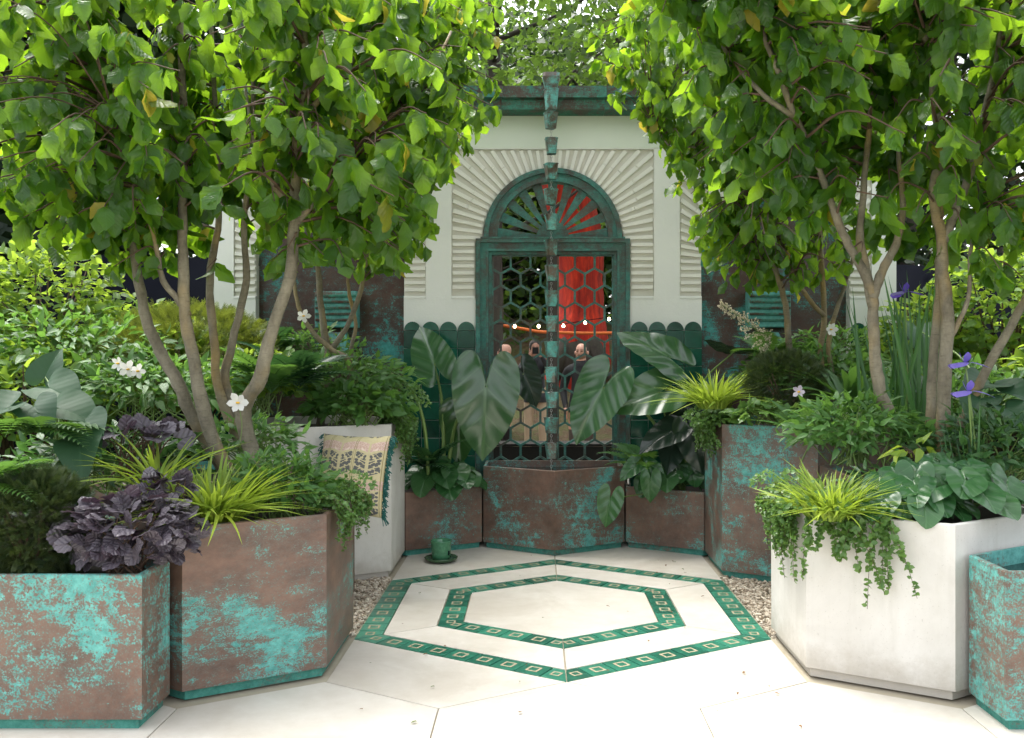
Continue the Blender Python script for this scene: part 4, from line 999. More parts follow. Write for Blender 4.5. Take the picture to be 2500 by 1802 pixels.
# ------------------------------------------------------------------ multi-stem trees in the planters
GAP = [(1130, 120), (1190, 250), (1170, 300), (1075, 345), (1015, 440), (985, 560), (925, 630), (890, 690), (890, 1800), (1560, 1800), (1560, 650), (1545, 590), (1472, 500), (1432, 335), (1345, 262), (1290, 190), (1230, 130)]
def inpoly(x, y, P_):
    c = False; n = len(P_); j = n - 1
    for i in range(n):
        if (P_[i][1] > y) != (P_[j][1] > y) and x < (P_[j][0] - P_[i][0]) * (y - P_[i][1]) / (P_[j][1] - P_[i][1]) + P_[i][0]: c = not c
        j = i
    return c
def seen(p):
    q = p - CAM; return ((q.x / q.y * 2244 + 1307) / 1.10229, (870 - q.z / q.y * 2244) / 1.10229)
XB = [-400, 0, 120, 220, 330, 640, 900, 1000, 1500, 1620, 2268, 2700]; YB = [510, 520, 610, 660, 665, 665, 665, 600, 600, 665, 645, 645]
def multi_stem(label, base, stems, cans, ntw, leaf=(.095, .15), seed=0, maxobj=300, clear=0.):
    """stems: list of (points [(xd, yd, Y)...], r0, r1); cans: ellipsoids (centre, radii) that the twigs fill"""
    r = random.Random(seed); e = empty('multi_stem_tree', base, label, 'tree', 'small trees growing in the planters'); org = e.location
    nodes = []
    for pts, r0, r1 in stems:
        P_ = catmull([W(*p) if not isinstance(p, Vector) else p for p in pts], 5)
        rad = [(r0 + (r1 - r0) * (i / (len(P_) - 1)) ** .9) * .9 * r.uniform(.93, 1.1) for i in range(len(P_))]
        m = MB(); m.tube([p + Vector((r.uniform(-.003, .003), r.uniform(-.003, .003), 0)) - org for p in P_], rad, 10); m.build('stem', M['bark'], e, True)
        nodes += [(p, q) for p, q in zip(P_, rad) if p.z > 1.75]
    front = np.array([(*seen(p), p.y, q) for p, q in nodes if q > .011])
    def before_stem(p, wd):
        x_, y_ = seen(p); k_ = (np.abs(front[:, 0] - x_) < wd) & (np.abs(front[:, 1] - y_) < 40) & (front[:, 2] > p.y); return bool(k_.any())
    tw = MB(); items = []
    k = 0; tries = 0
    npos = np.array([tuple(p) for p, q in nodes])
    while k < ntw and tries < ntw * 12:
        tries += 1
        c, s = r.choice(cans); u = Vector((r.gauss(0, 1), r.gauss(0, 1), r.gauss(0, 1))).normalized() * (r.random() ** .38)
        p = Vector((c[0] + u.x * s[0], c[1] + u.y * s[1], c[2] + u.z * s[2]))
        if p.y < 2.6: continue
        xd, yd = seen(p + Vector((0, 0, -.06)))
        if inpoly(xd, yd, GAP) or inpoly(xd + 45, yd, GAP) or inpoly(xd - 45, yd, GAP): continue
        if yd > np.interp(xd, XB, YB) - 15 + 34 * math.sin(xd * .021 + seed) + 24 * math.sin(xd * .057): continue
        if 1060 < xd < 1330 and yd < 200 and r.random() < (.7 if xd < 1190 else .3): continue
        if p.y < base[1] - .15 and yd > 0 and r.random() < .42: continue
        k += 1
        d = ((npos - np.array(p)) ** 2).sum(1) + np.where(npos[:, 2] > p.z + .1, .6, 0); j = int(np.argmin(d)); b = nodes[j][0]
        L = (p - b).length
        mid = (b + p) / 2 + Vector((r.uniform(-.06, .06), r.uniform(-.06, .06), .10 * L + .02)); tip = p + Vector((0, 0, -.05))
        path = catmull([b, mid, tip], 5)
        tw.tube([q - org for q in path], [min(nodes[j][1] * .5, .0045 + .0045 * L) * (1 - .8 * i / (len(path) - 1)) + .0012 for i in range(len(path))], 5, False)
        tot = (path[-1] - path[0]).length; nl = r.randint(9, 13)
        for i in range(nl):
            back = r.random() ** 1.2 * min(tot, .42) / max(tot, .01); f = (1 - back) * (len(path) - 1); a = int(min(f, len(path) - 2)); q = path[a].lerp(path[a+1], f - a)
            t_ = (path[a+1] - path[a]).normalized(); sd_ = t_.cross(Vector((0, 0, 1))); sd_ = sd_.normalized() if sd_.length > .01 else Vector((1, 0, 0))
            sgn = 1 if i % 2 else -1
            dr = sd_ * sgn * r.uniform(.25, .9) + t_ * r.uniform(.1, .6) + Vector((0, 0, -r.uniform(.5, 1.7))) + Vector((r.gauss(0, .25), r.gauss(0, .25), 0))
            nm = Vector((r.gauss(0, .7), r.gauss(-.35, .65), .75)) + (q - Vector(c)) * .35
            pp = q + dr.normalized() * .012
            x2, y2 = seen(pp + dr.normalized() * .08)
            if inpoly(x2, y2, GAP) and r.random() < .93: continue
            if before_stem(pp + dr.normalized() * .06, 30) and r.random() < .72: continue
            items.append((pp, dr, nm, r.uniform(*leaf) * r.choice((.6, .8, 1, 1, 1, 1.2))))
    tw.build('twigs', M['twig'], e, True)['kind'] = 'stuff'
    leaves(e, 'parrotia', items, M['parrotia'], maxobj, rest_kind='parrotia_plain')
    return len(items)
D = 4.85
multi_stem('leafy multi-stem tree rising from the brown copper hexagon planter', (-1.66, 4.85, .70), [
    ([Vector((-1.66, 4.88, .68)), (430, 930, D), (395, 850, D), (345, 760, D + .05), (320, 690, D + .05), (300, 580, D + .1), (290, 480, D + .1), (250, 330, D), (215, 180, D - .1), (190, 40, D - .2), (180, -90, D - .2)], .042, .014),
    ([Vector((-1.63, 4.80, .68)), (465, 960, D - .1), (430, 800, D - .1), (410, 700, D - .1), (405, 560, D - .1), (405, 460, D - .1), (410, 300, D), (400, 100, D), (395, -120, D)], .044, .016),
    ([(418, 700, D - .1), (395, 665, D - .1), (360, 620, D - .15), (345, 540, D - .2), (310, 420, D - .3), (250, 250, D - .4)], .022, .008),
    ([Vector((-1.58, 5.0, .68)), (492, 890, D + .25), (475, 760, D + .25), (465, 620, D + .3), (485, 480, D + .35), (480, 330, D + .4), (470, 100, D + .4), (460, -60, D + .4)], .034, .012),
    ([Vector((-1.52, 5.05, .68)), (505, 880, D + .3), (515, 760, D + .3), (545, 620, D + .3), (540, 500, D + .3), (560, 300, D + .3), (560, 60, D + .3)], .034, .012),
    ([Vector((-1.50, 4.78, .68)), (540, 930, D - .05), (575, 840, D - .1), (600, 740, D - .1), (640, 620, D - .1), (650, 500, D - .1), (655, 380, D - .1), (660, 280, D - .1), (680, 190, D - .1), (670, 30, D - .1), (665, -120, D)], .046, .018),
    ([(652, 500, D - .1), (690, 455, D - .1), (740, 420, D), (800, 320, D + .1), (870, 260, D + .3), (930, 200, D + .4), (1000, 70, D + .6)], .022, .008),
    ([(665, 260, D - .1), (740, 190, D), (790, 120, D + .1), (840, 0, D + .2)], .02, .008),
    ([(655, 470, D - .1), (620, 430, D), (580, 370, D + .1), (560, 300, D + .2), (540, 180, D + .3)], .02, .008)],
    [((-2.05, 4.7, 2.65), (.95, .95, .75)), ((-1.55, 4.8, 3.1), (1.1, 1.0, .85)), ((-2.5, 4.5, 2.9), (.8, .8, .95)), ((-1.15, 4.9, 2.75), (.75, .8, .75))], 610, (.085, .15), 3)
E_ = 6.55
multi_stem('slim multi-stem tree in front of the verdigris wall panel, growing from the white planter', (-1.62, 6.6, 1.0), [
    ([Vector((-1.68, 6.55, .98)), (727, 800, E_), (716, 720, E_), (706, 620, E_), (702, 520, E_), (710, 400, E_), (720, 200, E_), (740, 0, E_), (745, -90, E_)], .032, .012),
    ([(722, 795, E_), (742, 762, E_ - .03), (770, 720, E_ - .05), (800, 640, E_ - .05), (810, 580, E_), (830, 470, E_), (870, 340, E_), (930, 200, E_), (980, 60, E_)], .024, .01),
    ([Vector((-1.5, 6.45, .98)), (775, 810, E_ - .15), (735, 775, E_ - .15), (692, 735, E_ - .15), (662, 680, E_ - .15), (648, 600, E_ - .1), (640, 480, E_), (620, 300, E_)], .024, .01),
    ([Vector((-1.42, 6.6, .98)), (778, 790, E_ + .1), (788, 720, E_ + .1), (772, 640, E_ + .1), (775, 560, E_ + .1), (800, 400, E_ + .1), (850, 260, E_ + .1)], .02, .008)],
    [((-1.35, 6.4, 2.85), (.85, .8, .75)), ((-.9, 6.35, 3.1), (.75, .75, .62)), ((-1.6, 6.5, 3.5), (1.0, .9, .7)), ((-.75, 6.3, 3.75), (.6, .7, .5)), ((-1.2, 6.3, 2.45), (.75, .6, .35))], 460, (.07, .12), 5)
multi_stem('forked multi-stem tree rising from the white stone hexagon planter', (1.9, 4.85, .70), [
    ([Vector((1.76, 4.88, .68)), (1975, 945, D), (1950, 870, D), (1938, 790, D), (1935, 720, D), (1930, 640, D), (1892, 565, D), (1860, 500, D), (1812, 370, D), (1762, 260, D - .1), (1700, 100, D - .2), (1650, -20, D - .3)], .042, .014),
    ([(1932, 660, D), (1955, 600, D), (1985, 540, D + .05), (2000, 460, D + .1), (1990, 330, D + .2), (1980, 150, D + .2)], .03, .012),
    ([(1933, 680, D), (1918, 600, D + .06), (1905, 520, D + .1), (1915, 400, D + .15), (1930, 200, D + .2), (1925, -40, D + .2)], .03, .012),
    ([Vector((2.03, 4.75, .68)), (2092, 990, D - .1), (2092, 860, D - .1), (2098, 700, D - .1), (2088, 600, D - .1), (2085, 525, D - .1), (2068, 430, D - .1), (2082, 330, D - .1), (2062, 180, D - .1), (2042, 0, D - .1), (2035, -120, D - .1)], .045, .018),
    ([(2087, 540, D - .1), (2115, 470, D - .1), (2150, 380, D - .1), (2180, 250, D - .1), (2210, 120, D - .1), (2230, -60, D - .1)], .028, .012),
    ([Vector((1.98, 4.86, .68)), (2062, 960, D + .03), (2066, 800, D + .05), (2080, 650, D + .08), (2078, 540, D + .1), (2100, 380, D + .2)], .034, .014),
    ([(2096, 760, D - .1), (2125, 710, D - .1), (2146, 650, D - .1), (2150, 560, D - .1), (2170, 430, D - .1)], .018, .008),
    ([Vector((2.1, 4.95, .68)), (2122, 965, D + .1), (2190, 810, D + .1), (2268, 670, D + .1), (2330, 540, D + .1), (2380, 300, D + .1)], .036, .016),
    ([(1760, 258, D - .1), (1690, 210, D - .1), (1620, 130, D), (1560, 40, D), (1520, -60, D)], .018, .008)],
    [((2.2, 4.7, 2.6), (.95, .9, .7)), ((1.75, 4.75, 2.95), (1.0, .95, .8)), ((2.7, 4.6, 2.9), (.8, .9, .95)), ((1.35, 4.9, 3.0), (.75, .8, .65)), ((1.2, 4.7, 3.45), (.9, .8, .4))], 620, (.085, .15), 9)
multi_stem('slim multi-stem tree beside the clipped ball in the tall copper planter', (1.66, 6.6, 1.0), [
    ([Vector((1.72, 6.5, .98)), (1748, 770, E_), (1742, 690, E_), (1722, 610, E_), (1692, 560, E_), (1660, 480, E_), (1640, 380, E_), (1600, 240, E_), (1570, 60, E_)], .03, .011),
    ([Vector((1.95, 6.6, .98)), (1818, 790, E_ + .1), (1826, 700, E_ + .1), (1818, 560, E_ + .1), (1810, 400, E_ + .1), (1800, 200, E_ + .1), (1790, -20, E_ + .1)], .03, .012),
    ([(1826, 700, E_ + .1), (1795, 668, E_ + .05), (1765, 620, E_), (1738, 560, E_), (1720, 480, E_), (1690, 330, E_)], .022, .009),
    ([Vector((2.02, 6.5, .98)), (1836, 780, E_ - .05), (1852, 690, E_ - .05), (1882, 600, E_ - .05), (1900, 500, E_ - .05), (1920, 350, E_)], .022, .009),
    ([(1640, 380, E_), (1590, 340, E_ - .1), (1530, 325, E_ - .2), (1490, 330, E_ - .2), (1450, 280, E_ - .2)], .014, .006)],
    [((1.5, 6.4, 2.8), (.85, .8, .75)), ((1.05, 6.35, 3.2), (.8, .75, .6)), ((1.8, 6.5, 3.4), (1.0, .9, .75)), ((.75, 6.3, 3.85), (.7, .7, .45)), ((1.5, 6.3, 2.35), (.7, .6, .4))], 470, (.07, .12), 13)

# ------------------------------------------------------------------ understorey plants
def dome_items(c, rx, ry, rz, n, size, r, up=.35, fill=.25, low=-.25, droop=0.):
    it = []
    while len(it) < n:
        u = gv()
        if u.z < low: continue
        s = 1 - fill * r.random(); p = Vector((c[0] + u.x * rx * s, c[1] + u.y * ry * s, c[2] + u.z * rz * s))
        d = Vector((u.x, u.y, u.z * .5 - droop)) + gv() * .55 + Vector((0, 0, up * .4)); nm = Vector((u.x, u.y, u.z + up)) + gv() * .35
        it.append((p, d, nm, r.uniform(*size)))
    return it
def clump(name, label, cat, base, c, rad, n, size, kind, mat, maxobj=150, seed=0, up=.4, fill=.3, droop=0., stems=30, stemmat='twig', low=-.3, group=None, stuff='foliage', pname='leaf'):
    r = random.Random(seed); e = empty(name, base, label, cat, group); org = e.location
    it = dome_items(c, *rad, n, size, r, up, fill, low, droop)
    m = MB()
    for k in range(stems):
        p = it[k % n][0]; b = Vector(base) + Vector((r.gauss(0, .25) * rad[0], r.gauss(0, .25) * rad[1], 0))
        m.tube([b - org, (b * .45 + p * .55) + Vector((0, 0, .04)) - org, p - org], [.0045, .0035, .0018], 5, False)
    if stems: m.build('stems', M[stemmat], e, True)['kind'] = 'stuff'
    leaves(e, kind, it, M[mat], maxobj, pname=pname, stuff=stuff)
    return e
def at(xd, yd, Y): return W(xd, yd, Y)
# clipped yew and golden yew
def yew(label, c, rad, n, mat, size=(.035, .06), name='clipped_yew'):
    base = (c[0], c[1], c[2] - rad[2] * .9); e = empty(name, base, label, 'shrub'); r = random.Random(int(c[0] * 100)); org = e.location
    it = []
    for i in range(n):
        u = gv()
        if u.z < -.95: continue
        s = 1 - .22 * r.random(); p = Vector((c[0] + u.x * rad[0] * s, c[1] + u.y * rad[1] * s, c[2] + u.z * rad[2] * s))
        it.append((p, u + gv() * .5 + Vector((0, 0, .15)), gv() + Vector((0, 0, .7)), r.uniform(*size)))
    m = MB()
    for k in range(14):
        u = gv(); m.tube([(0, 0, -.02), Vector((u.x * rad[0], u.y * rad[1], rad[2] * (.9 + u.z))) * .75], [.012, .004], 5)
    m.build('branches', M['twig'], e, True)
    leaves(e, 'sprig', it, M[mat], 0, stuff='foliage')
yew('dark clipped yew mound beside the purple foliage', at(80, 1165, 3.90), (.24, .19, .235), 4200, 'yew', (.032, .052))
yew('round clipped dark yew ball in the tall copper planter', at(1738, 845, 6.28), (.27, .25, .21), 3600, 'yew', (.026, .042))
yew('golden green yew mound behind the tree stems and black screen', at(420, 790, 6.6), (.62, .45, .36), 3200, 'yew_gold', (.05, .09), 'golden_yew')
# purple heuchera
clump('purple_heuchera', 'purple leaved plant spilling over the corner planter rim', 'plant', (-1.86, 3.84, .57), at(285, 1172, 3.80) + Vector((0, .03, -.01)), (.30, .20, .16), 270, (.05, .092), 'heuchera', 'heuchera', 270, 21, .7, .35, .2, 30, low=-.85)
clump('purple_heuchera', 'small purple leaved plant below the ribbed hosta leaves', 'plant', tuple(at(300, 1060, 4.45)), at(300, 965, 4.45), (.24, .15, .07), 40, (.06, .11), 'heuchera', 'heuchera', 46, 22, .7, .3, .1, 22)
clump('purple_heuchera', 'purple leaved tuft between corner planter and golden grass', 'plant', tuple(at(400, 1150, 4.05)), at(365, 1090, 4.05), (.14, .12, .10), 46, (.05, .09), 'heuchera', 'heuchera', 60, 23, .5, .3, .1, 16)
# golden grasses
def grass(label, base, n, L, seed, spread=1., lean=Vector((0, 0, 0))):
    r = random.Random(seed); e = empty('golden_grass', base, label, 'grass'); it = []
    for i in range(n):
        a = r.uniform(0, 6.283); k = r.uniform(.1, .75) * spread; d = Vector((math.cos(a) * k, math.sin(a) * k, r.uniform(.7, 1.2))) + lean
        p = Vector(base) + Vector((math.cos(a), math.sin(a), 0)) * r.uniform(0, .11)
        it.append((p, d, Vector((-math.cos(a) + r.gauss(0, .35), -math.sin(a) + r.gauss(0, .35), .35)), r.uniform(*L)))
    leaves(e, 'grassblade', it, M['grass'], 90, 'blade', 'blades')
grass('golden striped grass drooping over the brown copper hexagon planter', tuple(at(475, 1158, 4.20)), 320, (.18, .34), 31, 1.0, Vector((0, -.1, .05)))
grass('golden striped grass tuft above trailing wirevine on the white hexagon planter', tuple(at(1840, 1148, 4.22)), 330, (.13, .26), 32, 1.0, Vector((0, -.1, .08)))
grass('golden striped grass tuft beside the clipped ball in the tall copper planter', tuple(at(1582, 905, 6.32)), 220, (.18, .32), 33, 1.0, Vector((-.1, -.05, .1)))
grass('small golden grass tuft among purple leaves at the corner planter', tuple(at(345, 1075, 4.25)), 50, (.15, .30), 34, 1.2)
# leafy perennials
def per(label, c, rad, n, seed, mat='fresh', kind='lance', size=(.05, .095), maxobj=150, base_dz=None, **k):
    return clump('leafy_perennial', label, 'plant', (c[0], c[1], c[2] - rad[2] * (base_dz or .8)), c, rad, n, size, kind, mat, maxobj, seed, .5, .55, .1, 45, 'petiole', -.35, **k)
per('fresh green divided-leaf perennial beside the patterned cushion', at(620, 1085, 4.55), (.29, .22, .20), 850, 41, size=(.04, .08), maxobj=250)
per('leafy perennial in front of the leaning tree stems', at(560, 985, 5.0), (.30, .18, .16), 320, 42)
per('leafy perennial carpet below the golden yew mound', at(330, 870, 5.7), (.62, .40, .24), 900, 43, size=(.06, .11), maxobj=200)
per('leafy perennial mass between hedge and hosta', at(150, 800, 6.0), (.75, .5, .35), 700, 44, size=(.07, .12), maxobj=150)
per('leafy cover around the slim stems in the tall white planter', at(760, 850, 6.5), (.52, .38, .22), 800, 45, size=(.05, .10), maxobj=200)
per('bright leaves along the rim of the tall white planter', at(790, 905, 6.18), (.36, .14, .14), 320, 46, 'fresh', 'hornbeam', (.06, .11), 150)
per('green divided-leaf perennial at the foot of the forked tree', at(1890, 960, 4.85), (.38, .28, .20), 800, 47, size=(.05, .09), maxobj=250)
per('leafy perennial below the blue iris flower', at(2200, 1010, 4.65), (.42, .30, .24), 800, 48, 'deep', size=(.05, .09), maxobj=200)
per('leafy cover behind the twin tree stems by the hosta', at(2150, 900, 5.7), (.62, .4, .26), 700, 49, 'fresh', size=(.07, .12), maxobj=150)
per('leafy perennial around the slim stems behind the clipped ball', at(1810, 830, 6.7), (.58, .35, .22), 700, 50, size=(.06, .11), maxobj=150)
per('dark leafy cover along the rim by the trailing grass', at(1990, 1090, 4.45), (.30, .2, .12), 260, 51, 'deep', 'lance', (.05, .09), 120)
per('leaf carpet filling the bed between hosta and brown copper planter', at(250, 1020, 4.75), (.5, .3, .2), 500, 52, 'deep', 'lance', (.06, .11), 120)
# hedges
def hedge(label, cs, n, seed, size=(.055, .095), mat='hornbeam', maxobj=200):
    r = random.Random(seed); c0 = cs[0][0]; e = empty('hornbeam_shrub', (c0[0], c0[1], .6), label, 'shrub'); org = e.location; it = []; m = MB()
    tot = sum(s[0] * s[2] for _, s in cs)
    for c, s in cs:
        it += dome_items(c, *s, int(n * s[0] * s[2] / tot), size, r, .5, .45, -.55, .1)
        for k in range(16):
            u = gv(); m.tube([Vector((c[0] + r.uniform(-.15, .15), c[1], .6)) - org, Vector((c[0] + u.x * s[0] * .5, c[1] + u.y * s[1] * .5, c[2])) - org, Vector((c[0] + u.x * s[0] * .9, c[1] + u.y * s[1] * .9, c[2] + abs(u.z) * s[2] * .9)) - org], [.014, .009, .003], 5)
    m.build('branches', M['twig'], e, True)
    leaves(e, 'hornbeam', it, M[mat], maxobj)
hedge('bright hornbeam shrub in front of the black screen fence', [((-3.75, 6.7, 1.75), (.62, .55, .62)), ((-3.15, 6.9, 1.45), (.55, .5, .50)), ((-4.4, 6.5, 1.7), (.6, .6, .7)), ((-2.75, 7.1, 1.35), (.45, .4, .45))], 5200, 61)
hedge('shaded hornbeam shrub behind the ribbed hosta', [((-3.3, 5.7, 1.15), (.55, .45, .42)), ((-3.9, 5.5, 1.2), (.55, .5, .5))], 1700, 62, (.06, .10))
hedge('bright hornbeam shrub beyond the blue irises', [((3.3, 6.8, 1.7), (.6, .5, .65)), ((2.85, 7.0, 1.5), (.45, .45, .5)), ((4.0, 6.6, 1.7), (.65, .55, .7))], 4600, 63)
hedge('shaded hornbeam shrub by the leaning stem of the forked tree', [((3.3, 5.7, 1.25), (.50, .4, .45)), ((3.9, 5.5, 1.3), (.6, .5, .5))], 1700, 64, (.07, .12))
# low ground cover over the side beds
for sg, lb in ((-1, 'low leafy ground cover over the soil bed below the hosta'), (1, 'low leafy ground cover over the soil bed behind the water trough')):
    e = empty('ground_cover', (sg * 4.2, 5.2, .62), lb, 'ground cover', kind='stuff'); r = random.Random(70 + sg); it = []
    for i in range(3600):
        p = Vector((sg * r.uniform(2.84, 6.2), r.uniform(3.72, 6.9), .64 + .10 * r.random())); it.append((p, Vector((r.gauss(0, 1), r.gauss(-.3, 1), r.uniform(.1, .9))), Vector((r.gauss(0, .4), r.gauss(-.2, .4), 1)), r.uniform(.07, .13)))
    leaves(e, 'hornbeam', it, M['deep'], 0)
# ferns
def fern(label, base, n, L, seed, mat='fern', arc=(0, 6.283), lift=(.15, .7), name='fern'):
    r = random.Random(seed); e = empty(name, base, label, 'fern'); it = []
    for i in range(n):
        a = arc[0] + (arc[1] - arc[0]) * (i + r.random()) / n; d = Vector((math.cos(a), math.sin(a), r.uniform(*lift)))
        it.append((Vector(base), d, Vector((-d.x * .4, -d.y * .4, 1)), r.uniform(*L)))
    leaves(e, 'frond', it, M[mat], 60, 'frond')
fern('bright fern leaning over the dark clipped yew mound', tuple(at(-40, 1090, 3.85)), 8, (.25, .36), 71, 'fern', (-1.4, 1.0), (.2, .9))
fern('broad fern hanging below the ribbed hosta', tuple(at(60, 960, 4.35)), 9, (.32, .50), 72, 'fern', (-2.8, .4), (.1, .5))
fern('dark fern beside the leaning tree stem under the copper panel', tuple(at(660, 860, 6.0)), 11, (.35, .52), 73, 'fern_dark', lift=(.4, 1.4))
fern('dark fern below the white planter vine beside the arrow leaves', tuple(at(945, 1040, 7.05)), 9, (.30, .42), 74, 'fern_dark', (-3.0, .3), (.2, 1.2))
fern('bright fern beside the basin rim under the glossy leaves', tuple(at(1425, 1040, 7.1)), 10, (.26, .40), 75, 'fern', (1.2, 5.2), (.3, 1.2))
fern('fern growing behind the clipped ball against the copper panel', tuple(at(1700, 800, 6.75)), 8, (.3, .42), 76, 'fern', lift=(.4, 1.3))
fern('upright fern against the white wall behind the tree stems', tuple(at(590, 800, 6.9)), 9, (.40, .6), 77, 'fern_dark', lift=(.6, 1.6))
# hart's tongue
def straps(label, base, n, L, seed, mat='fern'):
    r = random.Random(seed); e = empty('strap_leaf_fern', base, label, 'fern'); it = []
    for i in range(n):
        a = r.uniform(0, 6.283); k = r.uniform(.2, .9); d = Vector((math.cos(a) * k, math.sin(a) * k, 1)); it.append((Vector(base) + Vector((math.cos(a), math.sin(a), 0)) * .03, d, Vector((-d.x, -d.y, .5)), r.uniform(*L)))
    leaves(e, 'strap', it, M[mat], 60)
per('airy light green perennial in front of the ribbed spout by the white planter', at(690, 800, 6.85), (.42, .22, .26), 520, 53, 'fresh', 'lance', (.05, .09), 120)
per('airy light green perennial below the ribbed spout beside the clipped ball', at(1840, 790, 6.95), (.45, .22, .24), 520, 54, 'fresh', 'lance', (.05, .09), 120)
per('light shrubby growth between golden yew and tree stems', at(560, 850, 6.2), (.42, .3, .26), 480, 55, 'hornbeam', 'hornbeam', (.05, .085), 120)
fern('tall light fern beside the slim stems of the white planter', tuple(at(600, 870, 5.9)), 11, (.35, .5), 78, 'fern', lift=(.5, 1.5))
straps('glossy strap-leaf fern beside the clipped ball', tuple(at(1880, 905, 6.1)), 26, (.32, .52), 81)
straps('glossy strap-leaf fern drooping over the tall copper planter corner', tuple(at(1800, 985, 5.75)), 18, (.28, .42), 82)
# hostas
def big_leaves(name, label, cat, base, specs, kind, mat, pet=.006, petmat='petiole'):
    """specs: (attach point, tip direction, face normal, size)"""
    e = empty(name, base, label, cat); org = e.location
    for i, (p, d, nm, s) in enumerate(specs):
        me = tpl_mesh(kind, i % len(T[kind]), M[mat]); mw = Matrix.Translation(p - org) @ (frame(d, nm) * s).to_4x4(); link('leaf', me, e, mw)
        b = Vector(base) + Vector((rng.uniform(-.03, .03), rng.uniform(-.03, .03), 0)); h = (p - b)
        n_ = Vector(nm).normalized(); pb = p - n_ * .004 * 1
        mid = b + h * .55 + Vector((-h.x * .25, -h.y * .25 + .02, abs(h.z) * .12)) - n_ * .03
        m = MB(); pts = catmull([b, mid, pb], 6); m.tube([q - org for q in pts], [pet * (1.7 - 1.1 * k / (len(pts) - 1)) for k in range(len(pts))], 7, False); m.build('petiole', M[petmat], e, True)
    return e
V3 = Vector
big_leaves('ribbed_hosta', 'large ribbed blue green hosta beside the bright hedge', 'plant', tuple(at(130, 1010, 4.55)), [
    (at(110, 860, 4.75), V3((.35, -.2, -.1)), V3((-.1, -.6, 1)), .30), (at(15, 905, 4.35), V3((-.6, -.4, -.35)), V3((-.1, -.5, 1)), .32), (at(130, 905, 4.5), V3((.8, -.3, -.1)), V3((.1, -.5, 1)), .30),
    (at(75, 900, 4.4), V3((.6, -.6, -.35)), V3((0, -.6, 1)), .24), (at(185, 940, 4.4), V3((.5, -.6, -.3)), V3((0, -.8, 1)), .26), (at(178, 985, 4.3), V3((.25, -.6, -.45)), V3((.05, -.9, .8)), .24), (at(100, 835, 4.9), V3((.1, .2, .5)), V3((0, -.9, .5)), .22)], 'hosta', 'hosta')
big_leaves('ribbed_hosta', 'large ribbed hosta beside the blue iris flower', 'plant', tuple(at(2215, 960, 4.95)), [
    (at(2190, 850, 5.05), V3((-.5, -.4, .0)), V3((0, -.5, 1)), .28), (at(2230, 870, 4.95), V3((.6, -.5, -.1)), V3((0, -.5, 1)), .28), (at(2170, 885, 4.9), V3((-.5, -.6, -.3)), V3((0, -.5, 1)), .24), (at(2230, 905, 4.8), V3((.1, -.8, -.3)), V3((0, -.7, 1)), .25), (at(2010, 850, 5.4), V3((.4, -.6, -.2)), V3((0, -.7, 1)), .22), (at(2035, 730, 6.0), V3((-.1, -.5, -.3)), V3((0, -.8, .8)), .28)], 'hosta', 'hosta')
# wild ginger (round glossy leaves)
def ginger(label, base, cen, rad, n, size, seed):
    r = random.Random(seed); sp = []
    for i in range(n):
        a = 2.4 * i + r.uniform(-.3, .3); k = math.sqrt((i + .5) / n); x, y = math.cos(a) * k, math.sin(a) * k
        p = V3((cen[0] + x * rad[0], cen[1] + y * rad[1], cen[2] + rad[2] * (1 - k * k) * 1.0 + r.uniform(-.02, .02)))
        sp.append((p, V3((x * .7 + r.gauss(0, .3), y * .5 - .45 + r.gauss(0, .25), -.25 - .5 * k)), V3((x * .5, y * .4 - .45, 1 - .25 * k)), r.uniform(*size)))
    big_leaves('wild_ginger', label, 'plant', base, sp, 'asarum', 'asarum', .003)
ginger('round glossy leaves of wild ginger in the white hexagon planter', tuple(at(2080, 1130, 4.45)), at(2095, 1095, 4.30), (.36, .26, .13), 46, (.13, .19), 91)
ginger('round glossy leaves of wild ginger spilling beside the trailing wirevine', tuple(at(2015, 1160, 4.22)), at(2020, 1128, 4.17), (.24, .12, .06), 22, (.11, .17), 94)
ginger('round heart leaves at the foot of the arrow leaves beside the basin', tuple(at(985, 1110, 7.2)), at(985, 1068, 7.08), (.29, .22, .13), 24, (.15, .23), 92)
ginger('round heart leaves in the low brown copper planter', tuple(at(1490, 1105, 7.2)), at(1495, 1068, 7.08), (.24, .20, .12), 18, (.15, .23), 93)
# alocasias
AL = 'alocasia'
big_leaves('elephant_ear', 'tall elephant ear with big heart leaves in front of the green tiles', 'plant', tuple(at(990, 1085, 7.15)), [
    (at(962, 805, 7.15), V3((-.38, .35, .85)), V3((-.1, -.85, .5)), .37), (at(1076, 855, 6.90), V3((-.03, -.16, -1)), V3((.1, -1, .15)), .56), (at(1018, 930, 7.16), V3((-.02, -.05, -1)), V3((-.3, -1, .2)), .36)], AL, AL, .011)
big_leaves('elephant_ear', 'dark leaved elephant ear in front of the lattice and beige trousers', 'plant', tuple(at(1010, 1085, 7.32)), [
    (at(1160, 828, 7.40), V3((.45, .05, -1)), V3((.45, -1, .1)), .30)], AL, 'alocasia_dark', .008)  # added leaf in place of the big leaf's back seen in the mirror
big_leaves('elephant_ear', 'elephant ear with silvery shining leaves beside the basin and lattice', 'plant', tuple(at(1495, 1085, 7.15)), [
    (at(1336, 858, 6.98), V3((-.48, -.12, -.85)), V3((-.35, -.9, .4)), .48), (at(1480, 790, 7.12), V3((-.78, .1, .50)), V3((.15, -.75, .75)), .44), (at(1460, 868, 6.98), V3((-.85, -.15, -.28)), V3((-.05, -.88, .55)), .42)], AL, AL, .011)
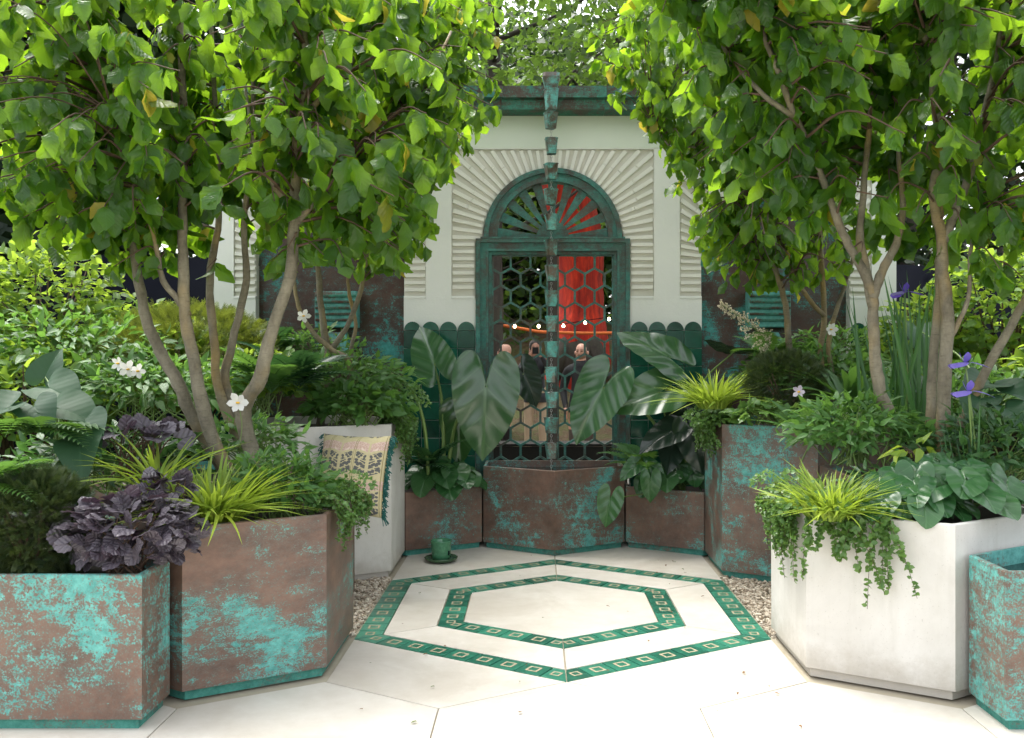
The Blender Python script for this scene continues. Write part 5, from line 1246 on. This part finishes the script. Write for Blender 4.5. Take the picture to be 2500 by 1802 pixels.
big_leaves('elephant_ear', 'dark arrow leaved plant below the silvery elephant ear', 'plant', tuple(at(1510, 1090, 7.2)), [
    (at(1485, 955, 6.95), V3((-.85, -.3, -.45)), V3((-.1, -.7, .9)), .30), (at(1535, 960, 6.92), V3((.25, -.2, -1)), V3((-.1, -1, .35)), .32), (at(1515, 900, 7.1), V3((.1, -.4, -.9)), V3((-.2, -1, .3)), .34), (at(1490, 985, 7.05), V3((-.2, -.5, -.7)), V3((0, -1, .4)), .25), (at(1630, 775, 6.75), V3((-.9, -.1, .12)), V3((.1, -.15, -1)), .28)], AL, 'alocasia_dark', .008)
big_leaves('arrow_leaf', 'small arrow leaved plant hanging over the low brown planter beside the basin', 'plant', tuple(at(1450, 1090, 7.05)), [
    (at(1352, 1105, 6.70), V3((-.2, -.1, -1)), V3((-.2, -1, .25)), .215), (at(1441, 1062, 6.78), V3((.0, -.1, -1)), V3((.05, -1, .3)), .175), (at(1408, 1030, 6.9), V3((-.8, -.2, -.7)), V3((-.2, -.8, .7)), .17), (at(1436, 1028, 6.9), V3((.6, -.3, -.3)), V3((0, -.9, .7)), .14)], AL, 'asarum', .004)
# bent stalk arching out of the tall white planter
e = empty('bent_stalk', tuple(at(950, 1085, 7.0)), 'long pale green stalk bending over beside the tall white planter', 'plant'); og = e.location
m = MB(); pts = catmull([at(950, 1085, 7.0), at(942, 960, 6.95), at(925, 890, 6.92), at(900, 850, 6.9), at(865, 828, 6.88), at(822, 830, 6.85), at(785, 850, 6.82)], 5); m.tube([p - og for p in pts], [.015 - .009 * i / len(pts) for i in range(len(pts))], 8); m.build('stalk', M['petiole'], e, True)
link('leaf', tpl_mesh(AL, 1, M[AL]), e, Matrix.Translation(at(785, 850, 6.82) - og) @ (frame(V3((-.6, -.2, -.8)), V3((-.4, -.8, .3))) * .22).to_4x4())
# ivy-like leaves on the copper rim
clump('scrambling_vine', 'pale lobed leaves scrambling over the tall copper planter rim', 'plant', tuple(at(1700, 940, 6.15)), at(1690, 925, 6.02), (.22, .12, .10), 46, (.08, .13), 'ivy', 'wire', 46, 101, .3, .3, .2, 14, 'petiole')
clump('scrambling_vine', 'pale lobed leaves near the mauve bell flower', 'plant', tuple(at(1770, 950, 6.0)), at(1780, 930, 5.92), (.17, .12, .09), 30, (.07, .11), 'ivy', 'wire', 30, 102, .3, .3, .2, 12, 'petiole')
# wirevine: strands with tiny round leaves tumbling over a rim
def wirevine(label, base, rims, z, n, L, seed, size=(.014, .024), top=None, maxobj=120):
    r = random.Random(seed); e = empty('trailing_wirevine', base, label, 'plant'); og = e.location; it = []; m = MB()
    for i in range(n):
        (a, b), nrm, wt = r.choice(rims); t_ = r.random(); p = V3((a[0] + (b[0] - a[0]) * t_, a[1] + (b[1] - a[1]) * t_, z)); nv = V3((*nrm, 0))
        ln = r.uniform(*L) * (r.random() ** .8 * .8 + .3) * wt; sd_ = V3((-nv.y, nv.x, 0)) * r.gauss(0, .35); out = r.uniform(.03, .10)
        pts = catmull([p - nv * .10 + V3((0, 0, r.uniform(-.03, .03))), p - nv * .02 + V3((0, 0, r.uniform(.02, .07))), p + nv * out + sd_ * ln * .3 + V3((0, 0, -ln * .12)), p + nv * (out * .8 + .01) + sd_ * ln * .7 + V3((0, 0, -ln * .55)), p + nv * (out * .7 + .01) + sd_ * ln + V3((0, 0, -ln))], 6)
        m.tube([q - og for q in pts], .0013, 3, False)
        for j in range(1, len(pts)):
            for s in (0, .5):
                if r.random() < .12: continue
                q = pts[j-1].lerp(pts[j], s)
                for sg in (-1, 1):
                    d = V3((r.gauss(0, .8), r.gauss(-.2, .8), r.gauss(0, .6))); it.append((q, d, nv * .8 + V3((0, 0, .7)) + gv() * .6, r.uniform(*size) * (1.15 - .3 * j / len(pts))))
    if top:
        c, rad, k = top
        for i in range(k):
            u = gv(); u.z = abs(u.z); p = V3((c[0] + u.x * rad[0], c[1] + u.y * rad[1], c[2] + u.z * rad[2])) ; it.append((p, u + gv(), V3((u.x, u.y - .3, u.z + .6)) + gv() * .5, r.uniform(*size)))
    m.build('strands', M['twig'], e, True)['kind'] = 'stuff'
    leaves(e, 'small', it, M['wire'], maxobj)
n30 = (-.5, -.866)
wirevine('wirevine tumbling over the white hexagon planter below golden grass', (1.3, 4.25, .72), [(((1.13, 4.29), (1.46, 4.10)), (-.5, -.866), 1.0), (((1.117, 4.62), (1.117, 4.32)), (-1, 0), .9)], .775, 46, (.12, .40), 111, (.022, .036), (at(1850, 1120, 4.2), (.26, .12, .06), 130), 260)
wirevine('wirevine spray reaching out beside the white hexagon planter corner', (1.25, 4.6, .72), [(((1.117, 4.88), (1.117, 4.4)), (-1, -.1), 1.0)], .775, 34, (.08, .30), 112, (.018, .030), (at(1740, 1080, 4.5), (.16, .2, .08), 160), 150)
wirevine('wirevine tumbling over the brown copper hexagon planter beside the cushion', (-1.25, 4.7, .72), [(((-1.117, 4.38), (-1.117, 4.93)), (1, -.1), 1.0), (((-1.117, 4.93), (-1.3, 5.0)), (.5, .8), .8)], .765, 40, (.08, .26), 113, (.016, .028), (at(760, 1090, 4.72), (.16, .22, .10), 260), 150)
wirevine('wirevine mass hanging off the tall white planter beside the stalk', (-1.2, 6.5, 1.0), [(((-1.117, 6.28), (-1.117, 6.85)), (1, -.25), 1.0)], 1.045, 80, (.10, .34), 114, (.02, .034), (at(880, 900, 6.5), (.22, .25, .16), 520), 150)
wirevine('wirevine hanging off the tall copper planter beside the glossy leaves', (1.2, 6.4, 1.0), [(((1.117, 6.85), (1.117, 6.30)), (-1, -.3), 1.0)], 1.045, 60, (.07, .26), 115, (.02, .034), (at(1580, 935, 6.4), (.20, .22, .12), 420), 150)
# irises
def flower_iris(e, og, p, s, mat):
    for k in range(3):
        a = k * 2.094 - .35
        for kind in (0, 1):
            b = a + (1.047 if kind else 0); d = V3((math.cos(b), math.sin(b), 1.5 if kind else .45)); nm = V3((-math.cos(b), -math.sin(b), .3)) if kind else V3((-math.cos(b) * .3, -math.sin(b) * .3, 1))
            link('petal', tpl_mesh('petal' if kind else 'fall', k % 2, M[mat]), e, Matrix.Translation(p - og) @ (frame(d, nm) * (s * (.62 if kind else .95))).to_4x4())
def iris(label, base, blades, heads, mat, seed, spread=.12):
    r = random.Random(seed); e = empty('blue_iris', base, label, 'flower'); og = e.location
    it = [(V3(base) + V3((r.gauss(0, spread), r.gauss(0, spread * .6), 0)), V3((r.gauss(0, .12), r.gauss(0, .1), 1)), V3((r.gauss(0, .5), -1, 0)), r.uniform(*blades[1])) for _ in range(blades[0])]
    leaves(e, 'irisblade', it, M['iris_blade'], 60, 'blade')
    for h in heads:
        m = MB(); b = V3(base) + V3((r.gauss(0, .03), 0, 0)); m.tube([q - og for q in catmull([b, (b + h) / 2 + V3((.01, 0, 0)), h], 4)], .0045, 6); m.build('flower_stem', M['petiole'], e, True); flower_iris(e, og, h, .10, mat)
iris('iris clump with dark violet flower behind the tree stems', tuple(at(2010, 960, 5.25)), (46, (.55, .98)), [at(2003, 648, 5.25)], 'petal_dark', 121)
iris('iris with lilac blue flower above the wild ginger', tuple(at(2160, 1120, 4.5)), (12, (.28, .55)), [at(2145, 868, 4.5), at(2138, 805, 4.55)], 'petal_blue', 122, .05)
# white flowers
def anemone(label, p, s, face, mat='petal_white', np_=6, base=None, name='white_anemone'):
    b = V3(base) if base is not None else V3((p.x + .02, p.y + .05, p.z - .30)); e = empty(name, tuple(b), label, 'flower'); og = b
    f = frame(V3((0, 0, 1)) if abs(V3(face).normalized().z) < .9 else V3((0, 1, 0)), face); fx, fy, fz = f.col[0], f.col[1], f.col[2]
    for k in range(np_):
        a = 2 * math.pi * k / np_ + rng.uniform(-.1, .1); d = fx * math.cos(a) + fy * math.sin(a) + fz * .15
        link('petal', tpl_mesh('petal', k % 2, M[mat]), e, Matrix.Translation(p + fz * (.001 * (k % 2)) - og) @ (frame(d, fz) * s * rng.uniform(.9, 1.1)).to_4x4())
    m = MB(); m.lathe([(0, .006), (.008, .004), (.011, 0), (.008, -.004), (0, -.005)], 10, p + fz * .006 - og); m.build('stamens', M['stamen'], e, True)
    m = MB(); m.tube([q - og for q in catmull([b, (b + p) / 2 + V3((.01, .02, 0)), p - fz * .004], 4)], .0022, 5); m.build('flower_stem', M['petiole'], e, True)
anemone('open white anemone with yellow centre between the tree stems', at(527, 892, 4.62), .055, V3((.1, -1, .25)), base=tuple(at(530, 990, 4.66)))
for i, (x, y, Y, s) in enumerate([(283, 818, 5.3, .055), (262, 805, 5.35, .045), (305, 822, 5.25, .045)]):
    anemone('white flower in the cluster above the leafy perennial carpet', at(x, y, Y), s, V3((rng.uniform(-.6, .6), -.7, rng.uniform(-.1, .8))), np_=5, name='white_flower')
for nm in [o for o in col.objects if o.name.startswith('white_flower')]: nm['group'] = 'white flower cluster by the hosta'
anemone('white flower in front of the verdigris wall panel', at(672, 700, 6.2), .05, V3((.4, -.8, .4)), np_=5, base=tuple(at(665, 800, 6.25)))
anemone('white star flower beside the far tree stem', at(1840, 730, 6.4), .05, V3((.2, -.8, .5)), np_=6, base=tuple(at(1838, 830, 6.45)))
anemone('white nodding flower behind the iris blades', at(2012, 795, 5.5), .05, V3((-.3, -.6, -.5)), np_=4, base=tuple(at(2010, 900, 5.55)))
anemone('pale mauve bell flower beside the clipped ball', at(1770, 868, 5.85), .045, V3((-.5, -.8, .2)), 'petal_mauve', 5, tuple(at(1785, 950, 5.9)), 'mauve_flower')
# cream plume
e = empty('cream_plume', tuple(at(1712, 800, 6.5)), 'cream feathery flower plume in front of the copper panel', 'flower'); og = e.location
m = MB(); fl = []
ax = catmull([at(1712, 800, 6.5), at(1700, 760, 6.48), at(1660, 718, 6.45), at(1600, 676, 6.42)], 6); m.tube([q - og for q in ax], .003, 5)
for j in range(4, len(ax)):
    for s in (-1, 1, -1, 1):
        t_ = (ax[j] - ax[j-1]).normalized(); d = (t_ * .7 + V3((0, 0, s * .9)) + gv() * .35).normalized(); ln = rng.uniform(.05, .13) * (1.25 - j / len(ax)); q = ax[j] + d * ln
        m.tube([ax[j] - og, q - og], .0016, 4)
        for k in range(14): f = rng.random(); fl.append((ax[j].lerp(q, .25 + .8 * f) + gv() * .006, gv(), gv(), rng.uniform(.010, .018)))
m.build('flower_stem', M['petiole'], e, True)
M['cream'] = leaf_mat('cream_petal', (.60, .54, .40), (.75, .70, .56), (.6, .5, .35), .6, .3, 0, 5, 0)
leaves(e, 'small', fl, M['cream'], 0, stuff='florets')
# a few yellowed blades and fallen leaves
clump('yellowed_lily', 'yellowed drooping leaves beside the twin tree stems', 'plant', tuple(at(2030, 1040, 4.5)), at(2030, 1000, 4.45), (.10, .07, .04), 14, (.08, .13), 'lance', 'grass', 14, 131, .3, .4, .4, 6)
M['dead'] = plain('dead_leaf', (.17, .09, .035), .8, .3, 30); M['dead_green'] = plain('dropped_leaf', (.10, .14, .035), .7, .3, 30)
v_, f_, u_ = T['hornbeam'][0]
for nm, mt in (('dead', M['dead']), ('green', M['dead_green'])): _cache[(nm, 0, mt.name)] = np_mesh('fallen_leaf', v_, f_, u_, mt)
for i in range(44):
    x, y = rng.uniform(-1.5, 1.6), rng.uniform(3.66, 6.9)
    if abs(x) > 1.0: x *= .6
    mt = M['dead'] if i % 4 else M['dead_green']; s = rng.uniform(.010, .026)
    a = rng.uniform(0, 6.283); d = V3((math.cos(a), math.sin(a), .08))
    o = link('fallen_leaf', _cache[('dead' if i % 4 else 'green', 0, mt.name)], None, Matrix.Translation((x, y, .009)) @ (frame(d, V3((0, 0, 1))) * s).to_4x4())
    tag(o, 'tiny curled brown leaf lying on the pale paving' if i % 4 else 'tiny dropped green leaf lying on the pale paving', 'leaf', 'fallen leaves on the paving')
